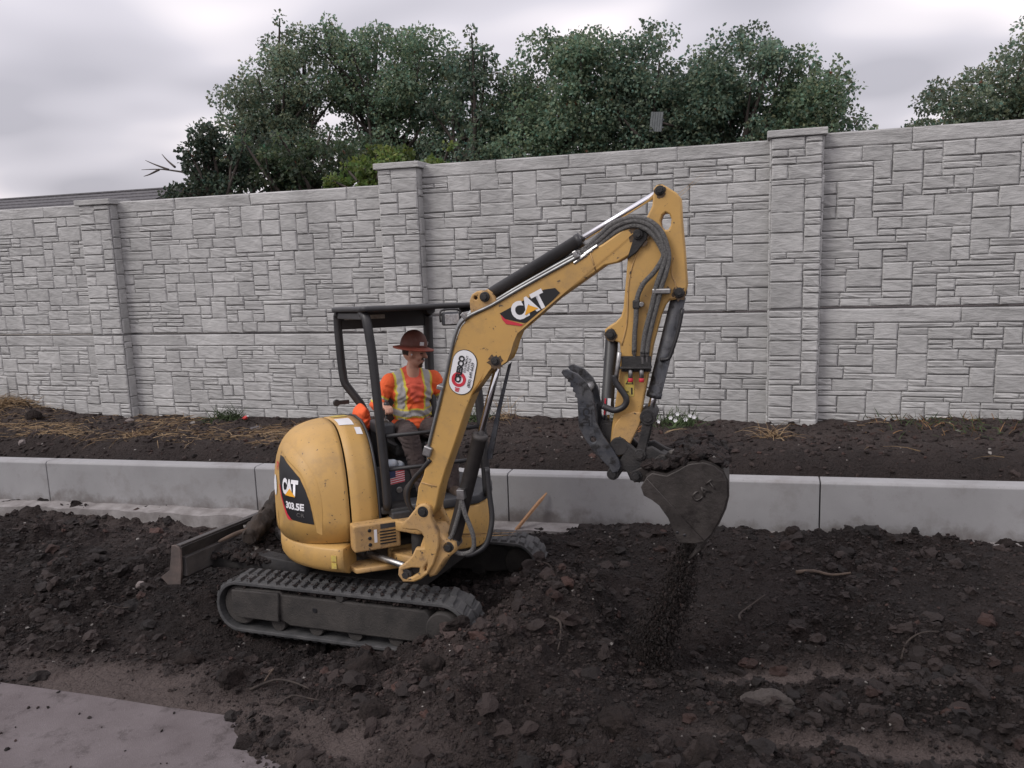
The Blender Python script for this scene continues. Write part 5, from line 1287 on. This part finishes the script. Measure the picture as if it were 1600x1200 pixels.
# wooden stake leaning on the low wall
def stake():
    a = Vector((-2.42, 7.60, hz(-2.42, 7.6) - .02)); b = Vector((-2.08, 7.805, .42)); d = b - a
    q = d.to_track_quat('Z', 'Y').to_matrix().to_4x4(); fr = Matrix.Translation(a) @ q; L_ = d.length
    v = [(-.022, -.011, 0), (.022, -.011, 0), (.022, .011, 0), (-.022, .011, 0), (-.022, -.011, L_ * .86), (.022, -.011, L_ * .8), (.022, .011, L_ * .8), (-.022, .011, L_ * .86), (-.004, -.006, L_), (.006, .006, L_)]
    f = [(0, 3, 2, 1), (0, 1, 5, 4), (1, 2, 6, 5), (2, 3, 7, 6), (3, 0, 4, 7), (4, 5, 8), (5, 6, 9, 8), (6, 7, 9), (7, 4, 8, 9)]
    tag(MB().add(v, f).build('wooden_stake', M['wood'], None, fr), 'short orange-brown wooden stake leaning on the low wall by the far track', 'stake')
stake()
# log and earth carried on the blade
def log():
    p = [UC @ Vector(q) for q in [(-1.10, -.46, .60), (-1.14, -.32, .64), (-1.18, -.16, .67), (-1.24, .02, .72), (-1.30, .22, .80), (-1.33, .38, .87), (-1.34, .47, .91)]]
    fr = Matrix.Translation(p[0]); pts = smooth_path([q - p[0] for q in p], 4)
    rs = [.058 + .040 * math.sin(min(1, k / 10) * 2.2) + .010 * math.sin(k * 2.1) - .0019 * k for k in range(len(pts))]
    me = MB().tube(pts, rs, 20).mesh('log', True); P = coords(me)
    k = .014 * np.sin(P[:, 0] * 70 + 5 * np.sin(P[:, 1] * 31)) * np.sin(P[:, 1] * 47 + P[:, 2] * 60) + .007 * RNG.normal(size=len(P)); P += k[:, None] * np.array([.5, -.5, .7]); me.vertices.foreach_set('co', P.ravel().astype(np.float32)); me.update()
    root = link('log', me, M['bark'], None, fr); tag(root, 'thick crooked bark-covered root resting on the blade frame', 'log')
    q = [UC @ Vector(w) - p[0] for w in [(-1.14, -.36, .66), (-1.22, -.50, .64), (-1.30, -.60, .60)]]
    MB().tube(smooth_path(q, 3), [.022, .022, .021, .020, .018, .016, .012], 8).build('broken_end', M['twig'], root, fr, True)
log()
def blade_earth():
    n = 2400; x = -1.40 + .62 * RNG.random(n); y = -.55 + 1.05 * RNG.random(n)
    z = .47 + .24 * np.exp(-((x + 1.25) / .2) ** 2) * np.exp(-((y - .15) / .45) ** 2) - .05 * RNG.random(n)
    s = .012 + .035 * RNG.random(n) ** 2
    P = np.array([(UC @ Vector(p))[:] for p in np.stack([x, y, z], 1)])
    link('earth_on_blade', clod_cloud('earth_on_blade', P, s, 1, soil_colors(n)), M['clod'], kind='stuff')
    for k, (q, r, lab) in enumerate((((-1.02, -.10, .55), (.09, .075, .07), 'rounded grey-brown stone on the blade frame below the root'), ((-.90, .0, .54), (.07, .06, .06), 'second rounded stone on the blade frame next to the counterweight'))):
        o = link('stone_on_frame', lump(r, 60 + k), material('dull_stone', (.055, .05, .048), .9, 0, (.08, .072, .07), 8, 5, .3, 40), None, Matrix.Translation(UC @ Vector(q))); tag(o, lab, 'stone', 'stones on the blade frame')
blade_earth()
def track_earth():
    n = 1100; x = -.85 + 1.75 * RNG.random(n); near = RNG.random(n) < .65
    y = np.where(near, -.86 + .10 * RNG.random(n), -.62 + .22 * RNG.random(n)); z = np.where(near, .335 + .02 * RNG.random(n), .37 + .04 * RNG.random(n))
    s = .008 + .016 * RNG.random(n) ** 2
    k = ~near; z[k] = .40 + .012 * RNG.random(k.sum()); y[k] = -.88 + .28 * RNG.random(k.sum()); s[k] *= .55
    P = np.array([(UC @ Vector(p))[:] for p in np.stack([x, y, z], 1)])
    link('earth_on_track', clod_cloud('earth_on_track', P, s, 1, soil_colors(n, 0) * 1.3), M['clod'], kind='stuff')
track_earth()
# earth in and on the bucket, and what is falling out
def bucket_earth():
    n = 1500; a = RNG.random(n); s = 1.62 + .50 * a; zc = np.interp(s, [1.62, 1.75, 1.89, 1.98, 2.1], [1.47, 1.46, 1.53, 1.545, 1.50])
    P = np.stack([s, zc + .05 * RNG.random(n) * np.sin(a * 3.1) + .006, -.26 + .52 * RNG.random(n)], 1)
    n2 = 900; t = RNG.random(n2); P2 = np.stack([1.74 + .28 * t + .03 * RNG.normal(size=n2), 1.30 - .27 * t + .03 * RNG.normal(size=n2) + .05, -.22 + .44 * RNG.random(n2)], 1)
    P = np.concatenate([P, P2]); sz = .010 + .028 * RNG.random(len(P)) ** 2
    Wd = np.array([(BM @ Vector(p))[:] for p in P])
    link('earth_on_bucket', clod_cloud('earth_on_bucket', Wd, sz, 1, soil_colors(len(P))), M['clod'], kind='stuff')
    n = 17000; t = RNG.random(n) ** .85
    s = 1.90 - .34 * t ** 1.2 + (.022 + .075 * t) * RNG.normal(size=n); z = .96 - 1.06 * t + .05 * RNG.normal(size=n); d = (.08 + .05 * t) * RNG.normal(size=n)
    P = np.array([(BM @ Vector(p))[:] for p in np.stack([s, z, d], 1)]); keep = P[:, 2] > height(P[:, 0], P[:, 1], False) - .02; P = P[keep]
    sz = (.0020 + .008 * RNG.random(len(P)) ** 5)
    link('falling_earth', clod_cloud('falling_earth', P, sz, 1, soil_colors(len(P), .003) * .9, 1.6), M['clod'], kind='stuff')
bucket_earth()

# ------------------------------------------------------------------ straw and weeds on the bank
def blades(P, dirs, L_, w, cols, droop=.5):
    """thin bent ribbons"""
    n = len(P); side = np.cross(dirs, RNG.normal(size=(n, 3))); side /= np.linalg.norm(side, axis=1)[:, None] + 1e-9
    v = np.zeros((n, 8, 3)); 
    for k, t in enumerate((0, .35, .7, 1)):
        c = P + dirs * (L_ * t)[:, None]; c[:, 2] -= droop * L_ * t * t
        ww = (w * (1 - .75 * t))[:, None]; v[:, 2 * k] = c - side * ww; v[:, 2 * k + 1] = c + side * ww
    f = np.array([(0, 1, 3, 2), (2, 3, 5, 4), (4, 5, 7, 6)]); F = (f[None] + (np.arange(n) * 8)[:, None, None]).reshape(-1, 4)
    me = np_mesh('blades', v.reshape(-1, 3), F, False); set_tint(me, np.repeat(cols, 8, 0)); return me
def rdirs(n, up=.5):
    a = RNG.random(n) * 2 * math.pi; z = up * RNG.random(n); r = np.sqrt(np.maximum(0, 1 - z * z)); return np.stack([r * np.cos(a), r * np.sin(a), z], 1)
def straw_cols(n):
    t = RNG.random(n)[:, None]; return np.array([.15, .095, .052]) * (1 - t) + np.array([.33, .235, .135]) * t
def straw():
    n = 7000; x = np.where(RNG.random(n) < .75, -14.8 + 8.5 * RNG.random(n), -15 + 19 * RNG.random(n)); y = 10.1 + 2.35 * RNG.random(n)
    k = RNG.random(n) < np.where(x < -6, .30 + 2.4 * fbm(x, y, .8, 3), .02 + .5 * np.maximum(0, fbm(x, y, .9, 3) - .12)); x, y = x[k], y[k]; n = len(x)
    P = np.stack([x, y, height(x, y) + .012], 1)
    link('dry_straw', blades(P, rdirs(n, .35), .14 + .30 * RNG.random(n), .0035 + .003 * RNG.random(n), straw_cols(n), .25), M['straw'], kind='stuff')
straw()
def tuft(name, x, y, n, L_, up, cols, label, cat, spread=.08, w=.004, droop=.5, group=None):
    z = hz(x, y); P = np.stack([spread * RNG.normal(size=n), spread * RNG.normal(size=n), np.full(n, .0)], 1)
    me = blades(P, rdirs(n, up) * np.array([1, 1, 1.4]), L_ * (.5 + .7 * RNG.random(n)), np.full(n, w), cols, droop)
    o = link(name, me, M['straw'], None, Matrix.Translation((x, y, z)), None if label else 'stuff')
    return tag(o, label, cat, group) if label else o
G = lambda n: np.array([.040, .060, .024]) * (.6 + .9 * RNG.random(n))[:, None]
BR = lambda n: np.array([.15, .085, .04]) * (.6 + .8 * RNG.random(n))[:, None]
tuft('straw_tuft', .19, 11.2, 70, .55, .7, straw_cols(70), 'dry straw tuft on the bank below the rightmost pillar', 'straw tuft', .07, .006, .55, 'dry tufts')
tuft('straw_tuft', -14.3, 12.25, 420, .55, .6, straw_cols(420), 'big heap of dry straw against the wall at the left edge', 'straw tuft', .30, .006, .5, 'dry tufts')
tuft('straw_tuft', -9.6, 10.6, 90, .6, .6, straw_cols(90), 'dry straw tuft spilling over the cut edge of the bank', 'straw tuft', .12, .005, .8, 'dry tufts')
tuft('straw_tuft', -7.05, 11.6, 220, .6, .6, BR(220) * 1.2, 'brown straw heap on the bank just left of the yellow hood', 'straw tuft', .22, .006, .6, 'dry tufts')
tuft('straw_tuft', -3.9, 12.2, 60, .6, .9, straw_cols(60), 'thin dry grass at the wall foot right of the boom cylinder', 'straw tuft', .14, .005, .4, 'dry tufts')
tuft('straw_tuft', -1.75, 11.9, 60, .35, .7, straw_cols(60) * np.array([1.1, .75, .5]), 'orange-brown grass below the bucket cylinder rod', 'straw tuft', .08, .005, .4, 'dry tufts')
tuft('green_weed', -9.15, 12.2, 260, .30, .9, G(260) * .8, 'dark green weed at the wall foot beside the red bottle', 'weed', .13, .008, .3, 'weeds along the wall foot')
tuft('low_weeds', 2.3, 12.25, 380, .14, .9, np.concatenate([G(200), BR(180)]), None, None, .55, .007, .3)
tuft('green_weed', -4.35, 12.2, 90, .30, .9, G(90) * 1.3, 'small green weed at the wall foot behind the boom', 'weed', .10, .007, .3, 'weeds along the wall foot')
tuft('green_weed', -2.1, 12.25, 110, .28, .9, G(110) * 1.2, 'green weed at the wall foot behind the thumb cylinder', 'weed', .12, .007, .3, 'weeds along the wall foot')
def flowering():
    o = tuft('flowering_weed', -1.15, 12.2, 260, .28, 1.0, G(260) * 1.25, 'green weed with small white flowers at the wall foot right of the stick', 'weed', .20, .009, .3, 'weeds along the wall foot')
    fr = W[o.name]; mb = MB()
    for (x, z) in ((-.30, .10), (-.12, .16), (-.05, .12), (.16, .20), (.22, .18), (-.02, .22), (.10, .14)):
        f_ = MB()
        for k in range(6):
            a = k * math.pi / 3; c = Vector((x, -.16, z)); d = Vector((math.cos(a), -.3, math.sin(a)))
            e = Vector((-math.sin(a), 0, math.cos(a))) * .012
            f_.add([c, c + d * .022 + e, c + d * .036, c + d * .022 - e], [(0, 1, 2, 3)])
        f_.build('flower', M['white'], o, fr)
flowering()
def bottle():
    z = hz(-8.75, 12.2); fr = Matrix.Translation((-8.75, 12.2, z + .05)) @ Matrix.Rotation(R(60), 4, 'Y') @ Matrix.Rotation(R(20), 4, 'X')
    o = MB().lathe((0, 0, -.10), (0, 0, 1), [(0, .03), (.006, .036), (.12, .036), (.15, .028), (.165, .013), (.185, .013)], 18).build('bottle', material('red_plastic', (.55, .06, .06), .35), None, fr, True)
    MB().lathe((0, 0, .085), (0, 0, 1), [(0, .015), (.02, .015)], 14).build('bottle_cap', M['white'], o, fr, True)
    tag(o, 'small red bottle lying at the foot of the tall wall', 'bottle')
bottle()
put('rock', -11.0, 11.9, (.10, .07, .06), 41, M['rock'], 'grey rock in the straw below the leftmost pillar', 'rock', 'loose rocks')
put('rock', -8.2, 11.7, (.13, .08, .06), 42, material('slate_rock', (.07, .062, .066), .9, 0, (.11, .10, .1), 8, 5, .4, 30), 'flat dark rock on the bank left of the green weed', 'rock', 'loose rocks')
put('rock', -11.3, 9.9, (.08, .06, .05), 43, M['rock'], 'pale rock in the cut face behind the low wall', 'rock', 'loose rocks')
put('dirt_clod', -13.0, 11.7, (.16, .12, .13), 44, M['clodbig'], 'dark lump of earth beside the straw heap at the left', 'clod', 'big clods of earth')
# ------------------------------------------------------------------ trees behind the wall
def tree(name, base, lobes, leaves, tint, label, seed, leaf=.088, trunk_r=.16, group='trees behind the wall', cat='tree', up=.25, clump=.42, lean=0):
    """lobes: (x, y, z, rx, ry, rz) ellipsoids of the crown in world metres"""
    leaves = int(leaves * (.75 if seed == 1 else .95)); rnd = np.random.default_rng(seed); bx, by = base; fr = Matrix.Translation((bx, by, 0))
    root = empty(name, fr, label, cat, group)
    vol = np.array([l[3] * l[4] * l[5] for l in lobes]) ** .75; vol /= vol.sum()
    C = []; S_ = []
    for l, w in zip(lobes, vol):
        n = max(6, int(w * leaves / 190))
        d = rnd.normal(size=(n, 3)); d /= np.linalg.norm(d, axis=1)[:, None]
        rad = .45 + .55 * rnd.random(n) ** .6
        C.append(np.array(l[:3]) + d * rad[:, None] * np.array(l[3:])); S_.append(np.full(n, clump) * (.65 + .7 * rnd.random(n)))
    C = np.concatenate(C); S_ = np.concatenate(S_)
    # sprigs standing out of the outline
    k = rnd.random(len(C)) < .25; E = C[k] + np.stack([.25 * rnd.normal(size=k.sum()), .2 * rnd.normal(size=k.sum()), .25 + .35 * rnd.random(k.sum())], 1)
    C = np.concatenate([C, E]); S_ = np.concatenate([S_, np.full(len(E), clump * .5)])
    w = S_ ** 2; w /= w.sum(); pick = rnd.choice(len(C), leaves, p=w)
    d = rnd.normal(size=(leaves, 3)); d /= np.linalg.norm(d, axis=1)[:, None]
    r = (.35 + .65 * rnd.random(leaves) ** .5) * S_[pick]
    P = C[pick] + d * r[:, None] * np.array([1, 1, .75])
    # each leaf: a folded lozenge hanging outwards
    ax = d * .6 + rnd.normal(size=(leaves, 3)) * .55 + np.array([0, 0, -.35]); ax /= np.linalg.norm(ax, axis=1)[:, None]
    nn = np.cross(ax, rnd.normal(size=(leaves, 3))); nn /= np.linalg.norm(nn, axis=1)[:, None]; bn = np.cross(ax, nn)
    L_ = leaf * (.7 + .7 * rnd.random(leaves)); wd = L_ * .38
    v = np.stack([P, P + ax * (L_ * .5)[:, None] + nn * wd[:, None] + bn * (wd * .3)[:, None], P + ax * L_[:, None], P + ax * (L_ * .5)[:, None] - nn * wd[:, None] + bn * (wd * .3)[:, None]], 1)
    v = v - np.array([bx, by, 0])
    f = (np.array([(0, 1, 2, 3)])[None] + (np.arange(leaves) * 4)[:, None, None]).reshape(-1, 4)
    me = np_mesh('crown', v.reshape(-1, 3), f, False)
    cl = .62 + .76 * rnd.random(len(C)); t = (cl[pick] * (.7 + .6 * rnd.random(leaves)))[:, None]
    c = np.array(tint) * t * (1 + np.array([.22, .0, -.12]) * rnd.normal(size=(leaves, 1)) * .6).clip(.5, 1.6); odd = rnd.random(leaves) < .003; c[odd] = (.14, .055, .025)
    set_tint(me, np.repeat(c, 4, 0)); link('crown', me, M['leaf'], root, fr)
    # trunk and limbs
    cz = float(np.mean([l[2] - l[5] * .55 for l in lobes])); mx = float(np.average([l[0] for l in lobes])); my = float(np.average([l[1] for l in lobes]))
    top = Vector((mx - bx, my - by, max(cz, 2.0))); tp = [Vector((0, 0, -.2)), Vector((top.x * .25 + lean, top.y * .2, top.z * .45)), top]
    MB().tube(smooth_path(tp, 5), [trunk_r * (1.25 - .06 * k) for k in range(11)], 10).build('trunk', M['trunk'], root, fr, True)
    mb = MB(); idx = rnd.permutation(len(C))[:34]
    for i in idx:
        e = Vector((C[i] - np.array([bx, by, 0])).tolist()); s0 = tp[1].lerp(top, rnd.uniform(.2, 1)); m = s0.lerp(e, .5) + Vector((rnd.normal() * .18, rnd.normal() * .18, -.05))
        mb.tube(smooth_path([s0, m, e], 4), [.075 * (1 - .095 * k) for k in range(9)], 6, cap=False)
    mb.build('limbs', M['trunk'], root, fr, True)
    return root
DG = (.140, .195, .135); MG = (.158, .220, .140); OG = (.170, .215, .145); BG = (.12, .17, .045)
tree('broadleaf_tree', (-13.4, 22), [(-14.0, 22, 7.7, 1.35, 1.3, 1.25), (-12.7, 22, 8.2, 1.2, 1.3, 1.4), (-13.6, 22, 6.4, 1.6, 1.3, 1.0), (-14.8, 21.7, 6.9, .6, .7, .7)], 27000, OG, 'tall grey-green tree at the left with sky showing through its lower branches', 1)
tree('broadleaf_tree', (-10.2, 22.5), [(-10.4, 22.5, 8.0, 1.4, 1.3, 1.5), (-9.2, 22.3, 7.8, .9, 1.2, 1.35), (-11.6, 22.2, 8.3, .9, 1, 1.2), (-10.3, 22.5, 6.3, 1.6, 1.3, 1.1)], 29700, MG, 'tallest tree of the left group right behind the canopy', 2, group='trees behind the wall')
tree('broadleaf_tree', (-7.5, 21.5), [(-7.5, 21.5, 8.0, .5, .6, .95), (-7.35, 21.5, 6.7, .85, .8, 1.1), (-8.3, 21.8, 6.3, .9, .9, 1.0), (-7.5, 21.5, 5.2, 1.1, .9, .9)], 11000, DG, 'slender tree with a narrow open top between the two large groups', 3, leaf=.10)
tree('broadleaf_tree', (-5.3, 22), [(-5.4, 22, 7.1, 1.5, 1.3, 1.4), (-4.4, 21.8, 7.1, 1.0, 1.1, 1.25), (-5.6, 21.6, 5.5, 1.7, 1.2, 1.3), (-6.5, 21.8, 6.7, .7, .8, 1.1), (-4.6, 21.6, 5.4, 1.2, 1, 1)], 36450, MG, 'broad dense green tree above the boom', 4)
tree('broadleaf_tree', (-2.9, 22.3), [(-2.8, 22.3, 7.3, 1.1, 1.1, 1.15), (-3.4, 22.0, 6.2, 1.1, 1.0, 1.3), (-2.6, 22, 5.2, 1.3, 1, 1.0), (-2.0, 22.2, 6.6, .8, .9, .9)], 27000, DG, 'tree right of the broad dense one above the tip of the boom', 5)
tree('broadleaf_tree', (-.8, 22), [(-.6, 22, 7.0, 1.15, 1.1, 1.1), (-1.5, 22, 6.5, .9, 1, 1), (-.6, 22, 5.7, 1.3, 1.1, 1.0), (-1.0, 22, 4.8, 1.5, 1, .8)], 29700, DG, 'dark tree with visible crooked limbs left of the rightmost pillar', 6)
tree('broadleaf_tree', (1.15, 21.8), [(1.2, 21.8, 6.15, .95, .9, 1.1), (1.1, 21.8, 5.1, 1.15, .9, .9)], 18900, MG, 'smallest round tree right of the group above the rightmost pillar', 7)
tree('broadleaf_tree', (6.0, 24), [(6.7, 24, 6.7, 1.4, 1.4, 1.4), (4.9, 24, 5.9, 1.2, 1.2, .9), (3.3, 24, 5.45, 1.0, 1, .5), (6, 24, 5.2, 2.4, 1.3, .9), (8.0, 24, 7.3, 1.5, 1.4, 1.5), (5.7, 24, 6.2, 1.3, 1.3, 1.0), (4.2, 24, 5.3, 1.2, 1.1, .6)], 32000, OG, 'tree standing alone at the right edge beyond the wall', 8)
tree('broadleaf_tree', (-13.1, 18.2), [(-13.2, 18.2, 5.4, 1.25, 1, .85), (-14.0, 18.2, 5.1, .6, .7, .6), (-12.2, 18.3, 5.2, .9, .9, .8), (-13.9, 18.1, 4.55, .5, .6, .25)], 8000, (.072, .100, .068), 'low dark tree with bare twigs reaching left over the wall', 9, leaf=.10, clump=.34, trunk_r=.12)
tree('broadleaf_tree', (-10.6, 18.6), [(-10.6, 18.6, 5.2, 1.3, .9, .6), (-11.6, 18.6, 5.0, .8, .8, .6)], 6000, (.078, .112, .06), 'low green tree behind the wall left of the middle pillar', 10, leaf=.10, clump=.36, trunk_r=.11)
tree('leafy_bush', (-8.2, 16.6), [(-8.6, 16.6, 4.55, .75, .6, .5), (-7.7, 16.6, 4.65, .6, .5, .5), (-7.0, 16.6, 4.45, .5, .5, .35)], 5200, BG, 'bright green bush showing over the wall at the middle pillar', 11, leaf=.10, clump=.26, trunk_r=.07, group='bushes behind the wall', cat='bush')
def bare_twigs():
    fr = Matrix.Translation((-14.2, 18.2, 5.3)); root = W
    par = [o for o in bpy.data.objects if o.get('label', '').startswith('low dark tree')][0]
    mb = MB()
    for (a, b, c) in (((.0, 0, -.1), (-.7, 0, .02), (-1.35, 0, .05)), ((-.5, 0, .0), (-.9, 0, .15), (-1.2, 0, .28)), ((-.8, 0, .02), (-1.1, 0, -.08), (-1.3, 0, -.12)), ((-.3, 0, .05), (-.6, .1, .25), (-.75, .1, .42))):
        mb.tube(smooth_path([a, b, c], 3), [.03, .027, .023, .018, .014, .01, .006], 6)
    mb.build('bare_twig', M['trunk'], par, fr, True)
bare_twigs()
# grey slatted panel among the branches
def panel():
    fr = Matrix.Translation((-2.52, 20.9, 5.92)) @ Matrix.Rotation(R(-35), 4, 'Z') @ Matrix.Rotation(R(8), 4, 'Y')
    o = empty('slatted_panel', Matrix.Translation((-2.52, 20.9, 5.9)), 'small weathered grey slatted panel fixed among the tree branches', 'panel')
    g = material('weathered_grey', (.14, .15, .155), .8, 0, (.09, .10, .105), 9)
    for k in range(5): MB().box((-.16 + k * .08, 0, 0), (.07, .02, .46)).build('slat', g, o, fr)
    for z in (-.13, .05): MB().box((0, .025, z), (.44, .03, .04)).build('crossbar', g, o, fr)
    MB().tube([(0, .03, 0), (.1, .9, -.1)], .03, 8).build('bracket', M['trunk'], o, fr, True)
panel()
# house roof showing over the wall
def house():
    fr = Matrix.Translation((-22, 21, 0))
    o = empty('house', fr, 'house beyond the wall with only its low dark shingle roof showing', 'house')
    MB().box((-3.7, 3.5, 2.0), (11.6, 6, 4.3)).build('wall', M['stucco'], o, fr)
    x0, x1 = -10, 2.6; v = []; f = []
    rows = 9; b = MB()
    z0, z1, y0, y1 = 4.2, 5.50, -.2, 3.5
    for k in range(rows):
        t0, t1 = k / rows, (k + 1) / rows
        ya, yb = y0 + (y1 - y0) * t0, y0 + (y1 - y0) * t1; za, zb = z0 + (z1 - z0) * t0, z0 + (z1 - z0) * t1
        b.add([(x0, ya, za + .03), (x1, ya, za + .03), (x1, yb + .05, zb + .015), (x0, yb + .05, zb + .015), (x0, ya, za), (x1, ya, za)], [(0, 1, 2, 3), (4, 5, 1, 0)])
    b.add([(x0, 7.2, z0), (x1, 7.2, z0), (x1, y1, z1), (x0, y1, z1)], [(0, 3, 2, 1)])
    b.add([(x1, y0, z0), (x1, 7.2, z0), (x1, y1, z1), (x0, y0, z0), (x0, 7.2, z0), (x0, y1, z1)], [(0, 1, 2), (3, 5, 4)])
    r = b.build('roof', M['shingle'], o, fr)
    MB().tube([(x0, y1, z1 + .02), (x1, y1, z1 + .02)], .05, 6).build('ridge_cap', M['shingle'], r, fr)
house()
